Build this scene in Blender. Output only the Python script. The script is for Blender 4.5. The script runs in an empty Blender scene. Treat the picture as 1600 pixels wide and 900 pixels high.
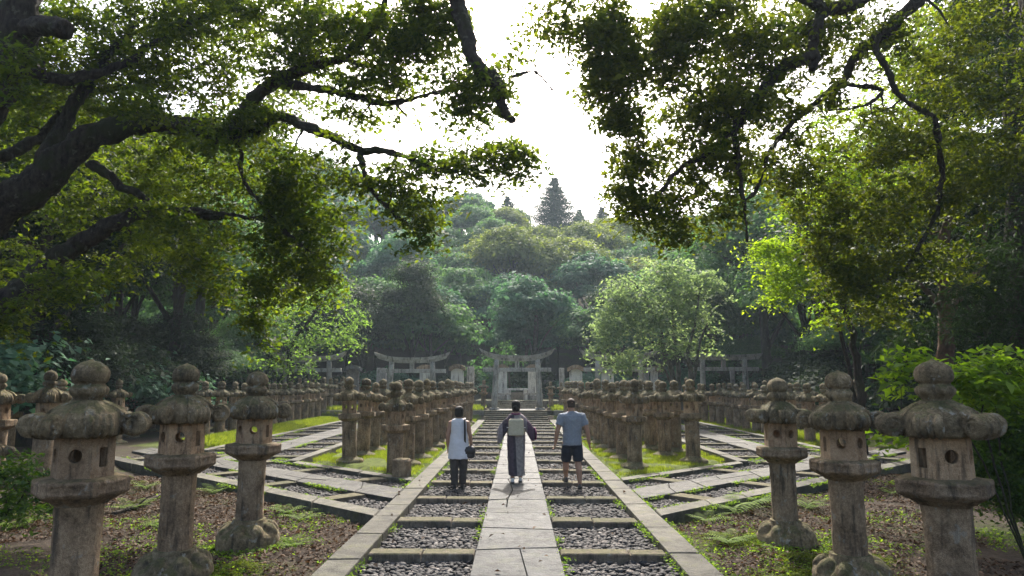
import bpy, bmesh, math, random
import numpy as np
from mathutils import Vector, Matrix
R = math.radians
PI = math.pi
scene = bpy.context.scene
COL = scene.collection
random.seed(7)
RNG = np.random.default_rng(11)

# ------------------------------------------------------------------ camera
FPX = 1067.0
CAM_Z = 2.0
PITCH = math.atan(150 / FPX)
YAW = math.atan(8 / FPX)
cam = bpy.data.cameras.new('camera')
cam.lens = 24.0
cam.sensor_width = 36.0
cam.clip_start = 0.1
cam.clip_end = 1500
cam_o = bpy.data.objects.new('camera', cam)
COL.objects.link(cam_o)
cam_o.location = (0, 0, CAM_Z)
cam_o.rotation_euler = (PI / 2 + PITCH, 0, YAW)
scene.camera = cam_o
_M = cam_o.rotation_euler.to_matrix()
_r, _u, _f = _M @ Vector((1, 0, 0)), _M @ Vector((0, 1, 0)), _M @ Vector((0, 0, -1))


def P(px, py, Y):
    """the world point at distance Y along the path that the photograph shows at px, py"""
    d = _f + _r * ((px - 800) / FPX) + _u * ((450 - py) / FPX)
    d = d * (Y / d.y)
    return Vector((d.x, d.y, d.z + CAM_Z))


# ------------------------------------------------------------------ helpers
def tag(o, label=None, cat=None, group=None, kind=None):
    if label: o['label'] = label
    if cat: o['category'] = cat
    if group: o['group'] = group
    if kind: o['kind'] = kind
    return o


def empty(name, loc, rz=0.0, sc=1.0):
    o = bpy.data.objects.new(name, None)
    o.empty_display_size = 0.2
    o.location = loc
    o.rotation_euler = (0, 0, rz)
    o.scale = (sc, sc, sc)
    COL.objects.link(o)
    return o


def link(name, me, parent=None):
    o = bpy.data.objects.new(name, me)
    COL.objects.link(o)
    if parent is not None:
        o.parent = parent
    return o


def np_mesh(name, V, F, mat=None, smooth=False, tint=None):
    """V (n,3), F (m,k) all polygons with k corners"""
    V = np.asarray(V, dtype=np.float32)
    F = np.asarray(F, dtype=np.int32)
    me = bpy.data.meshes.new(name)
    m, k = F.shape
    me.vertices.add(len(V))
    me.vertices.foreach_set('co', V.ravel())
    me.loops.add(m * k)
    me.loops.foreach_set('vertex_index', F.ravel())
    me.polygons.add(m)
    me.polygons.foreach_set('loop_start', np.arange(0, m * k, k, dtype=np.int32))
    if smooth:
        me.polygons.foreach_set('use_smooth', np.ones(m, dtype=bool))
    me.update(calc_edges=True)
    if tint is not None:
        a = me.attributes.new('tint', 'FLOAT', 'FACE')
        a.data.foreach_set('value', np.asarray(tint, dtype=np.float32))
    if mat is not None:
        me.materials.append(mat)
    return me


class MB:
    """collects shapes for ONE mesh"""
    def __init__(self):
        self.v, self.f = [], []

    def add(self, vs, fs):
        b = len(self.v)
        self.v += [tuple(p) for p in vs]
        self.f += [tuple(i + b for i in f) for f in fs]
        return self

    def box(self, x0, x1, y0, y1, z0, z1, ch=0.0, M=None):
        if ch <= 0:
            vs = [(x0, y0, z0), (x1, y0, z0), (x1, y1, z0), (x0, y1, z0), (x0, y0, z1), (x1, y0, z1), (x1, y1, z1), (x0, y1, z1)]
            fs = [(3, 2, 1, 0), (4, 5, 6, 7), (0, 1, 5, 4), (1, 2, 6, 5), (2, 3, 7, 6), (3, 0, 4, 7)]
        else:
            c = ch
            vs = []
            for z, q in ((z0, 0), (z1 - c, 0), (z1, c)):
                vs += [(x0 + q, y0 + q, z), (x1 - q, y0 + q, z), (x1 - q, y1 - q, z), (x0 + q, y1 - q, z)]
            fs = [(3, 2, 1, 0), (8, 9, 10, 11)]
            for l in (0, 4):
                for i in range(4):
                    j = (i + 1) % 4
                    fs.append((l + i, l + j, l + 4 + j, l + 4 + i))
        if M is not None:
            vs = [M @ Vector(p) for p in vs]
        return self.add(vs, fs)

    def prism(self, poly, z0, z1, ch=0.0):
        """vertical prism over a counter-clockwise polygon [(x,y)]"""
        n = len(poly)
        cx = sum(p[0] for p in poly) / n
        cy = sum(p[1] for p in poly) / n
        vs = [(x, y, z0) for x, y in poly]
        fs = [tuple(reversed(range(n)))]
        lv = [(z1 - ch, 0.0), (z1, ch)] if ch > 0 else [(z1, 0.0)]
        for z, q in lv:
            for x, y in poly:
                d = math.hypot(x - cx, y - cy) or 1
                vs.append((x - (x - cx) / d * q, y - (y - cy) / d * q, z))
        for l in range(len(lv)):
            for i in range(n):
                j = (i + 1) % n
                fs.append((l * n + i, l * n + j, (l + 1) * n + j, (l + 1) * n + i))
        L = len(lv) * n
        fs.append(tuple(range(L, L + n)))
        return self.add(vs, fs)

    def rings(self, rings, cap=True, closed=True):
        """rings: list of equal-length vertex loops"""
        n = len(rings[0])
        vs = [p for r in rings for p in r]
        fs = []
        for k in range(len(rings) - 1):
            for i in range(n if closed else n - 1):
                j = (i + 1) % n
                fs.append((k * n + i, k * n + j, (k + 1) * n + j, (k + 1) * n + i))
        if cap:
            fs.append(tuple(reversed(range(n))))
            b = (len(rings) - 1) * n
            fs.append(tuple(range(b, b + n)))
        return self.add(vs, fs)

    def lathe(self, prof, n=24, rot=0.0, fn=None, at=(0, 0, 0)):
        """prof [(r,z)]; fn(phi, r, z) -> r"""
        rs = []
        for r, z in prof:
            loop = []
            for i in range(n):
                a = rot + 2 * PI * i / n
                q = fn(a, r, z) if fn else r
                loop.append((at[0] + q * math.cos(a), at[1] + q * math.sin(a), at[2] + z))
            rs.append(loop)
        return self.rings(rs)

    def loft(self, secs, n=16, p=2.0):
        """horizontal elliptic sections (cx, cy, z, rx, ry)"""
        rs = []
        for cx, cy, z, rx, ry in secs:
            loop = []
            for i in range(n):
                a = 2 * PI * i / n
                c, s = math.cos(a), math.sin(a)
                loop.append((cx + rx * math.copysign(abs(c) ** (2 / p), c), cy + ry * math.copysign(abs(s) ** (2 / p), s), z))
            rs.append(loop)
        return self.rings(rs)

    def tube(self, pts, rad, n=8, cap=True):
        pts = [Vector(p) for p in pts]
        rs = []
        ref = None
        for i, p in enumerate(pts):
            t = (pts[min(i + 1, len(pts) - 1)] - pts[max(i - 1, 0)])
            t = t.normalized() if t.length > 1e-9 else Vector((0, 0, 1))
            if ref is None:
                ref = Vector((0, 0, 1)) if abs(t.z) < 0.9 else Vector((1, 0, 0))
            a = ref - t * ref.dot(t)
            if a.length < 1e-6:
                a = t.orthogonal()
            a.normalize()
            ref = a
            b = t.cross(a)
            r = rad[i] if hasattr(rad, '__len__') else rad
            rs.append([p + (a * math.cos(2 * PI * k / n) + b * math.sin(2 * PI * k / n)) * r for k in range(n)])
        return self.rings(rs, cap=cap)

    def ball(self, c, rx, ry, rz, n=14, m=9):
        secs = []
        for k in range(m + 1):
            t = -PI / 2 + PI * k / m
            q = max(math.cos(t), 0.03)
            secs.append((c[0], c[1], c[2] + rz * math.sin(t), rx * q, ry * q))
        return self.loft(secs, n)

    def mesh(self, name, mat=None, smooth=False):
        me = bpy.data.meshes.new(name)
        me.from_pydata(self.v, [], self.f)
        if smooth:
            me.polygons.foreach_set('use_smooth', np.ones(len(me.polygons), dtype=bool))
        me.update()
        if mat is not None:
            me.materials.append(mat)
        return me

    def build(self, name, mat, parent=None, smooth=False):
        return link(name, self.mesh(name, mat, smooth), parent)


def evaluated(me, mods):
    """the mesh after a list of (type, settings) modifiers"""
    o = bpy.data.objects.new('temporary', me)
    COL.objects.link(o)
    for typ, kw in mods:
        m = o.modifiers.new(typ, typ)
        for k, v in kw.items():
            setattr(m, k, v)
    dg = bpy.context.evaluated_depsgraph_get()
    dg.update()
    new = bpy.data.meshes.new_from_object(o.evaluated_get(dg), depsgraph=dg)
    bpy.data.objects.remove(o)
    return new


_cl = bpy.data.textures.new('erosion', 'CLOUDS'); _cl.noise_scale = 0.12; _cl.noise_depth = 3
_cs = bpy.data.textures.new('pitting', 'CLOUDS'); _cs.noise_scale = 0.035; _cs.noise_depth = 2


def remeshed(mb, name, mat, vox=0.012, smooth_it=3, rough=0.012, pit=0.004):
    me = mb.mesh(name, mat)
    mods = [('REMESH', dict(mode='VOXEL', voxel_size=vox, use_smooth_shade=True)), ('SMOOTH', dict(factor=0.5, iterations=smooth_it))]
    if rough: mods.append(('DISPLACE', dict(texture=_cl, strength=rough, mid_level=0.5, texture_coords='LOCAL')))
    if pit: mods.append(('DISPLACE', dict(texture=_cs, strength=pit, mid_level=0.5, texture_coords='LOCAL')))
    new = evaluated(me, mods)
    new.name = name
    if not new.materials: new.materials.append(mat)
    new.polygons.foreach_set('use_smooth', np.ones(len(new.polygons), dtype=bool))
    return new


# ------------------------------------------------------------------ materials
class NT:
    def __init__(self, name):
        self.m = bpy.data.materials.new(name)
        self.m.use_nodes = True
        self.t = self.m.node_tree
        self.t.nodes.clear()
        self.out = self.t.nodes.new('ShaderNodeOutputMaterial')

    def n(self, typ, **kw):
        nd = self.t.nodes.new(typ)
        for k, v in kw.items():
            setattr(nd, k, v)
        return nd

    def l(self, a, b):
        self.t.links.new(a, b)

    def noise(self, vec, scale, detail=5, rough=0.6):
        nd = self.n('ShaderNodeTexNoise')
        nd.inputs['Scale'].default_value = scale
        nd.inputs['Detail'].default_value = detail
        nd.inputs['Roughness'].default_value = rough
        if vec is not None: self.l(vec, nd.inputs['Vector'])
        return nd.outputs['Fac']

    def ramp(self, fac, stops):
        nd = self.n('ShaderNodeValToRGB')
        e = nd.color_ramp.elements
        while len(e) < len(stops): e.new(0.5)
        for el, (p, c) in zip(e, stops):
            el.position = p
            el.color = (c[0], c[1], c[2], 1) if hasattr(c, '__len__') else (c, c, c, 1)
        self.l(fac, nd.inputs['Fac'])
        return nd.outputs['Color']

    def mix(self, fac, a, b, mode='MIX'):
        nd = self.n('ShaderNodeMix', data_type='RGBA', blend_type=mode)
        for s, v in ((nd.inputs[0], fac), (nd.inputs[6], a), (nd.inputs[7], b)):
            if isinstance(v, (int, float)): s.default_value = v
            elif isinstance(v, tuple): s.default_value = (*v, 1)
            else: self.l(v, s)
        return nd.outputs[2]

    def math(self, op, a, b=0.0, clamp=False):
        nd = self.n('ShaderNodeMath', operation=op, use_clamp=clamp)
        for s, v in ((nd.inputs[0], a), (nd.inputs[1], b)):
            if isinstance(v, (int, float)): s.default_value = v
            else: self.l(v, s)
        return nd.outputs[0]

    def bump(self, h, strength, dist=0.02):
        nd = self.n('ShaderNodeBump')
        nd.inputs['Strength'].default_value = strength
        nd.inputs['Distance'].default_value = dist
        self.l(h, nd.inputs['Height'])
        return nd.outputs['Normal']

    def bsdf(self, color, rough=0.85, spec=0.3, normal=None):
        b = self.n('ShaderNodeBsdfPrincipled')
        if isinstance(color, tuple): b.inputs['Base Color'].default_value = (*color, 1)
        else: self.l(color, b.inputs['Base Color'])
        if isinstance(rough, (int, float)): b.inputs['Roughness'].default_value = rough
        else: self.l(rough, b.inputs['Roughness'])
        b.inputs['Specular IOR Level'].default_value = spec
        if normal is not None: self.l(normal, b.inputs['Normal'])
        return b.outputs[0]

    def done(self, sh):
        self.l(sh, self.out.inputs['Surface'])
        return self.m


def up_facing(t):
    g = t.n('ShaderNodeNewGeometry')
    s = t.n('ShaderNodeSeparateXYZ')
    t.l(g.outputs['Normal'], s.inputs[0])
    return s.outputs['Z'], g


def mat_stone(name, dark, mid, light, moss=0.5, mosscol=((0.035, 0.042, 0.012), (0.085, 0.09, 0.025)), scale=1.0, lichen=0.35):
    t = NT(name)
    tc = t.n('ShaderNodeTexCoord')
    oi = t.n('ShaderNodeObjectInfo')
    add = t.n('ShaderNodeVectorMath', operation='ADD')
    t.l(tc.outputs['Object'], add.inputs[0])
    comb = t.n('ShaderNodeCombineXYZ')
    q = t.math('MULTIPLY', oi.outputs['Random'], 37.0)
    for i in range(3): t.l(q, comb.inputs[i])
    t.l(comb.outputs[0], add.inputs[1])
    v = add.outputs[0]
    n1 = t.noise(v, 3.2 * scale, 6, 0.65)
    n2 = t.noise(v, 26 * scale, 5, 0.7)
    n3 = t.noise(v, 120 * scale, 2, 0.5)
    base = t.ramp(t.math('ADD', t.math('MULTIPLY', n1, 0.6), t.math('MULTIPLY', n2, 0.4)), [(0.34, dark), (0.5, mid), (0.66, light)])
    base = t.mix(0.55, base, t.ramp(n3, [(0.3, 0.55), (0.7, 1.35)]), 'MULTIPLY')
    # per stone tone
    tone = t.ramp(oi.outputs['Random'], [(0.0, (0.72, 0.70, 0.68)), (0.35, (1.05, 0.98, 0.9)), (0.7, (0.88, 0.88, 0.86)), (1.0, (1.18, 1.1, 1.0))])
    base = t.mix(1.0, base, tone, 'MULTIPLY')
    # pale lichen blotches
    lv = t.noise(v, 9 * scale, 4, 0.6)
    lf = t.math('MULTIPLY', t.ramp(lv, [(0.60, 0.0), (0.66, 1.0)]), lichen)
    base = t.mix(lf, base, (0.30, 0.29, 0.24))
    # black streaks
    sv = t.n('ShaderNodeMapping')
    sv.inputs['Scale'].default_value = (7 * scale, 7 * scale, 1.1 * scale)
    t.l(v, sv.inputs['Vector'])
    st = t.ramp(t.noise(sv.outputs[0], 1.6, 4, 0.65), [(0.52, 0.0), (0.68, 0.75)])
    base = t.mix(st, base, (0.03, 0.028, 0.022))
    z, g = up_facing(t)
    mf = t.math('ADD', t.math('MULTIPLY', z, 0.42), t.math('MULTIPLY', t.noise(v, 5.5 * scale, 6, 0.7), 1.25))
    mfac = t.math('MULTIPLY', t.ramp(mf, [(0.92 - 0.34 * moss, 0.0), (1.10 - 0.30 * moss, 1.0)]), min(1.0, 0.35 + moss))
    mc = t.ramp(t.noise(v, 40 * scale, 3), [(0.35, mosscol[0]), (0.65, mosscol[1])])
    col = t.mix(mfac, base, mc)
    h = t.math('ADD', t.math('MULTIPLY', n2, 1.0), t.math('MULTIPLY', n3, 0.5))
    nm = t.bump(h, 1.0, 0.022)
    return t.done(t.bsdf(col, 0.9, 0.25, nm))


def mat_paving(name, cols, rough=(0.32, 0.7), joints=None, moss=0.25, bright=1.0):
    t = NT(name)
    tc = t.n('ShaderNodeTexCoord')
    v = tc.outputs['Object']
    oi = t.n('ShaderNodeObjectInfo')
    n1 = t.noise(v, 1.3, 6, 0.65)
    n2 = t.noise(v, 16, 6, 0.75)
    n3 = t.noise(v, 70, 3, 0.6)
    base = t.ramp(t.math('ADD', t.math('MULTIPLY', n1, 0.45), t.math('MULTIPLY', n2, 0.55)), [(0.36, cols[0]), (0.5, cols[1]), (0.64, cols[2])])
    at = t.n('ShaderNodeAttribute', attribute_name='tint')
    tone = t.ramp(at.outputs['Fac'], [(0.0, 0.7), (1.0, 1.2)])
    base = t.mix(1.0, base, tone, 'MULTIPLY')
    base = t.mix(0.75, base, t.ramp(t.noise(v, 3.4, 8, 0.75), [(0.36, 0.35), (0.5, 0.95), (0.66, 1.4)]), 'MULTIPLY')
    mfac = t.math('MULTIPLY', t.ramp(t.noise(v, 2.6, 6, 0.7), [(0.52, 0.0), (0.66, 1.0)]), moss)
    col = t.mix(mfac, base, (0.07, 0.075, 0.02))
    h = t.math('ADD', n2, t.math('MULTIPLY', n3, 0.35))
    nm = t.bump(t.math('ADD', h, t.math('MULTIPLY', n1, 2.5)), 0.9, 0.03)
    rg = t.ramp(n2, [(0.35, rough[0]), (0.65, rough[1])])
    return t.done(t.bsdf(col, rg, 0.24, nm))


def mat_leaf(name, dark, light, trans=0.45, tcol=None, rough=0.65, spec=0.12):
    t = NT(name)
    at = t.n('ShaderNodeAttribute', attribute_name='tint')
    col = t.ramp(at.outputs['Fac'], [(0.05, dark), (0.6, tuple(0.5 * (a + b) for a, b in zip(dark, light))), (0.97, light)])
    b = t.bsdf(col, rough, spec)
    tr = t.n('ShaderNodeBsdfTranslucent')
    tcol = tcol or (1.9, 2.0, 0.6)
    t.l(t.mix(1.0, col, tcol, 'MULTIPLY'), tr.inputs['Color'])
    mx = t.n('ShaderNodeMixShader')
    mx.inputs[0].default_value = trans
    t.l(b, mx.inputs[1])
    t.l(tr.outputs[0], mx.inputs[2])
    return t.done(mx.outputs[0])


def mat_bark(name, a, b, moss=(0.03, 0.035, 0.012)):
    t = NT(name)
    tc = t.n('ShaderNodeTexCoord')
    v = tc.outputs['Object']
    mp = t.n('ShaderNodeMapping')
    mp.inputs['Scale'].default_value = (1, 1, 0.35)
    t.l(v, mp.inputs['Vector'])
    n1 = t.noise(mp.outputs[0], 14, 6, 0.7)
    n2 = t.noise(v, 2.0, 4, 0.6)
    col = t.ramp(n1, [(0.35, a), (0.65, b)])
    col = t.mix(t.ramp(n2, [(0.5, 0.0), (0.62, 0.8)]), col, moss)
    col = t.mix(t.math('MULTIPLY', t.ramp(t.noise(v, 6, 4), [(0.62, 0.0), (0.68, 1.0)]), 0.4), col, (0.16, 0.15, 0.12))
    return t.done(t.bsdf(col, 0.9, 0.2, t.bump(n1, 1.0, 0.06)))


def mat_flat(name, c, rough=0.8, spec=0.3, var=0.2, scale=20, bump=0.2):
    t = NT(name)
    tc = t.n('ShaderNodeTexCoord')
    n = t.noise(tc.outputs['Object'], scale, 4)
    col = t.ramp(n, [(0.3, tuple(x * (1 - var) for x in c)), (0.7, tuple(x * (1 + var) for x in c))])
    return t.done(t.bsdf(col, rough, spec, t.bump(n, bump, 0.01)))


M = {}
M['lantern'] = mat_stone('lantern_stone', (0.065, 0.045, 0.027), (0.25, 0.182, 0.118), (0.45, 0.345, 0.23), moss=0.12, lichen=0.5)
M['firebox'] = mat_stone('firebox_stone', (0.17, 0.11, 0.065), (0.40, 0.28, 0.175), (0.55, 0.42, 0.28), moss=0.0, lichen=0.2)
M['roof'] = mat_stone('roof_stone', (0.036, 0.029, 0.018), (0.175, 0.14, 0.085), (0.37, 0.305, 0.195), moss=0.3, lichen=0.8)
M['granite'] = mat_stone('gate_granite', (0.20, 0.195, 0.175), (0.38, 0.37, 0.34), (0.55, 0.54, 0.5), moss=0.05, scale=0.6)
M['slab'] = mat_stone('slab_stone', (0.52, 0.53, 0.5), (0.66, 0.67, 0.63), (0.76, 0.76, 0.72), moss=-0.2, scale=0.5, lichen=0.2)
M['wall'] = mat_stone('wall_stone', (0.09, 0.085, 0.075), (0.2, 0.19, 0.17), (0.33, 0.31, 0.28), moss=0.45, scale=0.5)
M['bar'] = mat_stone('crossbar_stone', (0.07, 0.058, 0.045), (0.14, 0.118, 0.092), (0.22, 0.19, 0.155), moss=0.2, scale=0.8)
M['kerb'] = mat_paving('kerb_stone', ((0.034, 0.032, 0.023), (0.085, 0.08, 0.062), (0.15, 0.142, 0.112)), rough=(0.6, 0.9), moss=0.6)
M['paving'] = mat_paving('paving_stone', ((0.02, 0.021, 0.02), (0.062, 0.064, 0.062), (0.125, 0.127, 0.123)), rough=(0.45, 0.85), moss=0.3)
M['side_paving'] = mat_paving('side_paving_stone', ((0.024, 0.024, 0.021), (0.06, 0.058, 0.052), (0.11, 0.106, 0.097)), rough=(0.5, 0.9), moss=0.45)
M['bed'] = mat_flat('gravel_bed', (0.03, 0.028, 0.025), 0.95, 0.1, 0.5, 30, 0.6)
M['bark'] = mat_bark('dark_bark', (0.014, 0.011, 0.009), (0.06, 0.048, 0.037))
M['bark_red'] = mat_bark('reddish_bark', (0.05, 0.028, 0.018), (0.14, 0.085, 0.055))
M['bark_grey'] = mat_bark('grey_bark', (0.06, 0.055, 0.045), (0.18, 0.165, 0.135))
# leaves
M['oak'] = mat_leaf('evergreen_leaf', (0.020, 0.039, 0.010), (0.085, 0.112, 0.021), 0.5, (2.9, 2.9, 0.5), rough=0.6, spec=0.18)
M['oakR'] = mat_leaf('bronze_evergreen_leaf', (0.023, 0.041, 0.010), (0.088, 0.110, 0.022), 0.5, (2.9, 2.75, 0.5), rough=0.6, spec=0.18)
M['lime'] = mat_leaf('lime_leaf', (0.09, 0.15, 0.018), (0.20, 0.27, 0.035), 0.55, (2.2, 2.3, 0.5))
M['fresh'] = mat_leaf('fresh_green_leaf', (0.07, 0.125, 0.035), (0.17, 0.25, 0.08), 0.5, (1.9, 2.1, 0.8))
M['pale'] = mat_leaf('pale_leaf', (0.10, 0.145, 0.08), (0.26, 0.31, 0.19), 0.5, (1.6, 1.8, 0.9))
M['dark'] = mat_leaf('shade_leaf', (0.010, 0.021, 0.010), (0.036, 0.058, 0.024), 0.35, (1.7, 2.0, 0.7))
M['hillA'] = mat_leaf('hill_leaf_green', (0.045, 0.10, 0.042), (0.14, 0.235, 0.10), 0.4, (1.7, 2.0, 0.8))
M['hillB'] = mat_leaf('hill_leaf_olive', (0.08, 0.115, 0.035), (0.235, 0.26, 0.08), 0.4, (1.8, 1.9, 0.7))
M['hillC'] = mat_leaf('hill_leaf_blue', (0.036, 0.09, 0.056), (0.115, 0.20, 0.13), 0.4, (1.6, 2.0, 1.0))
M['sapling'] = mat_leaf('sapling_leaf', (0.035, 0.08, 0.03), (0.08, 0.15, 0.055), 0.4, (1.5, 1.9, 0.8))
M['cedar'] = mat_leaf('cedar_needle', (0.014, 0.030, 0.018), (0.04, 0.068, 0.04), 0.3, (1.5, 1.8, 0.8))
M['fern'] = mat_leaf('fern_leaf', (0.06, 0.115, 0.016), (0.16, 0.235, 0.035), 0.52, (2.2, 2.3, 0.5))
M['shrub'] = mat_leaf('shrub_leaf', (0.025, 0.06, 0.014), (0.10, 0.16, 0.03), 0.45, (2.2, 2.4, 0.5), rough=0.5, spec=0.2)
M['grass'] = mat_leaf('grass_blade', (0.085, 0.125, 0.024), (0.20, 0.235, 0.05), 0.5, (2.0, 2.0, 0.5), rough=0.6)
M['moss'] = mat_leaf('moss_tuft', (0.05, 0.075, 0.012), (0.17, 0.20, 0.035), 0.4, (1.6, 1.7, 0.5), rough=0.8, spec=0.1)
M['litter'] = mat_leaf('dry_leaf', (0.030, 0.020, 0.013), (0.17, 0.118, 0.08), 0.15, (1.3, 1.0, 0.7), rough=0.75, spec=0.12)
# people
M['skin'] = mat_flat('skin_tan', (0.34, 0.19, 0.125), 0.55, 0.4, 0.08, 12, 0.05)
M['hair'] = mat_flat('black_hair', (0.011, 0.009, 0.008), 0.65, 0.2, 0.4, 90, 0.8)
M['brownhair'] = mat_flat('cropped_brown_hair', (0.045, 0.027, 0.018), 0.7, 0.3, 0.3, 90, 0.5)
M['blouse'] = mat_flat('white_blouse_cloth', (0.62, 0.62, 0.66), 0.85, 0.2, 0.05, 8, 0.3)
M['trouser'] = mat_flat('charcoal_trouser_cloth', (0.055, 0.047, 0.043), 0.9, 0.2, 0.2, 20, 0.3)
M['tee'] = mat_flat('heather_grey_cloth', (0.20, 0.225, 0.265), 0.9, 0.2, 0.12, 30, 0.3)
M['navy'] = mat_flat('navy_cloth', (0.02, 0.024, 0.036), 0.9, 0.2, 0.25, 30, 0.3)
M['shoe'] = mat_flat('dark_shoe', (0.03, 0.026, 0.024), 0.6, 0.4, 0.3, 40, 0.2)
M['tabi'] = mat_flat('white_sock_cloth', (0.72, 0.7, 0.68), 0.9, 0.2, 0.05, 10, 0.2)
M['bag'] = mat_flat('black_leather', (0.016, 0.015, 0.018), 0.45, 0.5, 0.2, 40, 0.2)
M['obi'] = mat_flat('cream_obi_cloth', (0.46, 0.42, 0.31), 0.85, 0.2, 0.12, 25, 0.3)
M['kimpurple'] = mat_flat('plum_cloth', (0.14, 0.03, 0.085), 0.8, 0.3, 0.2, 25, 0.2)


def mat_kimono():
    t = NT('kimono_patchwork')
    tc = t.n('ShaderNodeTexCoord')
    s = t.n('ShaderNodeSeparateXYZ')
    t.l(tc.outputs['Object'], s.inputs[0])
    # broad vertical panels of grey, plum-black and light taupe
    n = t.noise(tc.outputs['Object'], 22, 3)
    x = t.math('ADD', t.math('MULTIPLY', s.outputs['X'], 1.0), t.math('MULTIPLY', s.outputs['Z'], 0.05))
    nd = t.n('ShaderNodeValToRGB')
    nd.color_ramp.interpolation = 'CONSTANT'
    stops = [(0.0, (0.22, 0.2, 0.215)), (0.22, (0.05, 0.042, 0.055)), (0.33, (0.075, 0.055, 0.075)), (0.47, (0.05, 0.042, 0.055)),
             (0.535, (0.24, 0.215, 0.205)), (0.72, (0.17, 0.145, 0.16)), (0.85, (0.07, 0.04, 0.065))]
    e = nd.color_ramp.elements
    while len(e) < len(stops): e.new(0.5)
    for el, (p, c) in zip(e, stops):
        el.position = p
        el.color = (*c, 1)
    t.l(t.math('ADD', t.math('MULTIPLY', x, 1.25), 0.5), nd.inputs['Fac'])
    col = t.mix(0.6, nd.outputs['Color'], t.ramp(n, [(0.35, 0.6), (0.65, 1.3)]), 'MULTIPLY')
    return t.done(t.bsdf(col, 0.85, 0.25, t.bump(n, 0.2, 0.01)))


M['kimono'] = mat_kimono()


def mat_pebble():
    t = NT('river_pebble')
    at = t.n('ShaderNodeAttribute', attribute_name='tint')
    col = t.ramp(at.outputs['Fac'], [(0.0, (0.014, 0.014, 0.015)), (0.45, (0.034, 0.033, 0.033)), (0.75, (0.06, 0.056, 0.053)), (0.94, (0.105, 0.09, 0.08)), (1.0, (0.18, 0.165, 0.15))])
    tc = t.n('ShaderNodeTexCoord')
    n = t.noise(tc.outputs['Object'], 90, 3)
    col = t.mix(0.5, col, t.ramp(n, [(0.3, 0.7), (0.7, 1.25)]), 'MULTIPLY')
    return t.done(t.bsdf(col, 0.7, 0.14))


M['pebble'] = mat_pebble()


def mat_ground():
    t = NT('forest_ground')
    tc = t.n('ShaderNodeTexCoord')
    v = tc.outputs['Object']
    n1 = t.noise(v, 0.45, 6, 0.65)
    n2 = t.noise(v, 7, 6, 0.75)
    n3 = t.noise(v, 45, 4, 0.7)
    soil = t.ramp(t.math('ADD', t.math('MULTIPLY', n2, 0.6), t.math('MULTIPLY', n3, 0.4)), [(0.36, (0.018, 0.014, 0.010)), (0.52, (0.052, 0.039, 0.028)), (0.68, (0.12, 0.092, 0.07))])
    mossf = t.ramp(t.math('ADD', t.math('MULTIPLY', n1, 0.6), t.math('MULTIPLY', n2, 0.4)), [(0.51, 0.0), (0.6, 1.0)])
    mossc = t.ramp(n3, [(0.35, (0.022, 0.032, 0.008)), (0.65, (0.075, 0.095, 0.02))])
    col = t.mix(mossf, soil, mossc)
    g = t.n('ShaderNodeAttribute', attribute_name='grassy')
    gc = t.ramp(n2, [(0.35, (0.05, 0.07, 0.012)), (0.65, (0.12, 0.15, 0.03))])
    gf = t.math('MULTIPLY', g.outputs['Fac'], t.ramp(n2, [(0.3, 0.5), (0.5, 1.0)]))
    col = t.mix(gf, col, gc)
    h = t.math('ADD', n2, t.math('MULTIPLY', n3, 0.6))
    return t.done(t.bsdf(col, 0.95, 0.15, t.bump(h, 0.9, 0.05)))


M['ground'] = mat_ground()

# ------------------------------------------------------------------ layout
D_RATIO = 0.66 / 0.73                     # slope of the diagonal side paths, y per |x|
SIDE_X0 = 2.16                            # where they leave the main kerb
NEAR_Y, FAR_Y = 10.7, 15.0


def diag_y(ax, y0):
    return y0 + (ax - SIDE_X0) * D_RATIO


def smooth(a, b, x):
    t = np.clip((x - a) / (b - a), 0, 1)
    return t * t * (3 - 2 * t)


def ground_z(x, y):
    x = np.asarray(x, dtype=float); y = np.asarray(y, dtype=float)
    ax = np.abs(x)
    b = 0.05 * np.sin(x * 1.3 + 0.4 * y) * np.cos(y * 0.9 - 0.7 * x) + 0.03 * np.sin(3.1 * x + 1) * np.sin(2.7 * y)
    front = (y < diag_y(ax, NEAR_Y)) & (ax > 2.16)
    z = np.where(front, -0.15 + b * smooth(2.2, 3.4, ax), -0.16 + 0 * b)
    z = np.where((~front) & (ax > 2.3) & (ax < 5.5) & (y > diag_y(ax, FAR_Y + 0.5)), -0.02 + 0.3 * b, z)
    z = z + 0.12 * smooth(9.8, 11, ax) * (y > 17)
    # rising wooded ground at the sides and the hill behind
    z = z + 9.0 * smooth(17, 60, ax) * smooth(4, 30, y)
    hill = 25.0 * smooth(53, 118, y) * (0.86 + 0.14 * np.cos((x + 12) / 30.0)) * (1 - 0.15 * smooth(-6, 5, x) + 0.06 * smooth(14, 30, x)) + 1.2 * np.sin(x * 0.16 + 1.0) * smooth(56, 80, y) + 7.0 * smooth(18, 60, -x) * smooth(60, 110, y)
    z = z + hill
    z = np.where((y > 39.9) & (y < 55), np.maximum(z, z * 0 + 0.2), z)
    return z


def grassy(x, y):
    ax = np.abs(x)
    g = ((ax > 2.2) & (ax < 5.55) & (y > diag_y(ax, FAR_Y + 0.1)) & (y < 41)).astype(float)
    g = np.maximum(g, ((ax > 9.5) & (ax < 13) & (y > 23) & (y < 41)).astype(float))
    g = np.maximum(g, ((y > 40) & (y < 47) & (ax < 20)).astype(float) * 0.8)
    return g


def axis(pairs):
    out = []
    for a, b, n in pairs:
        out += list(np.linspace(a, b, n, endpoint=False))
    out.append(pairs[-1][1])
    return np.array(out)


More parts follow.
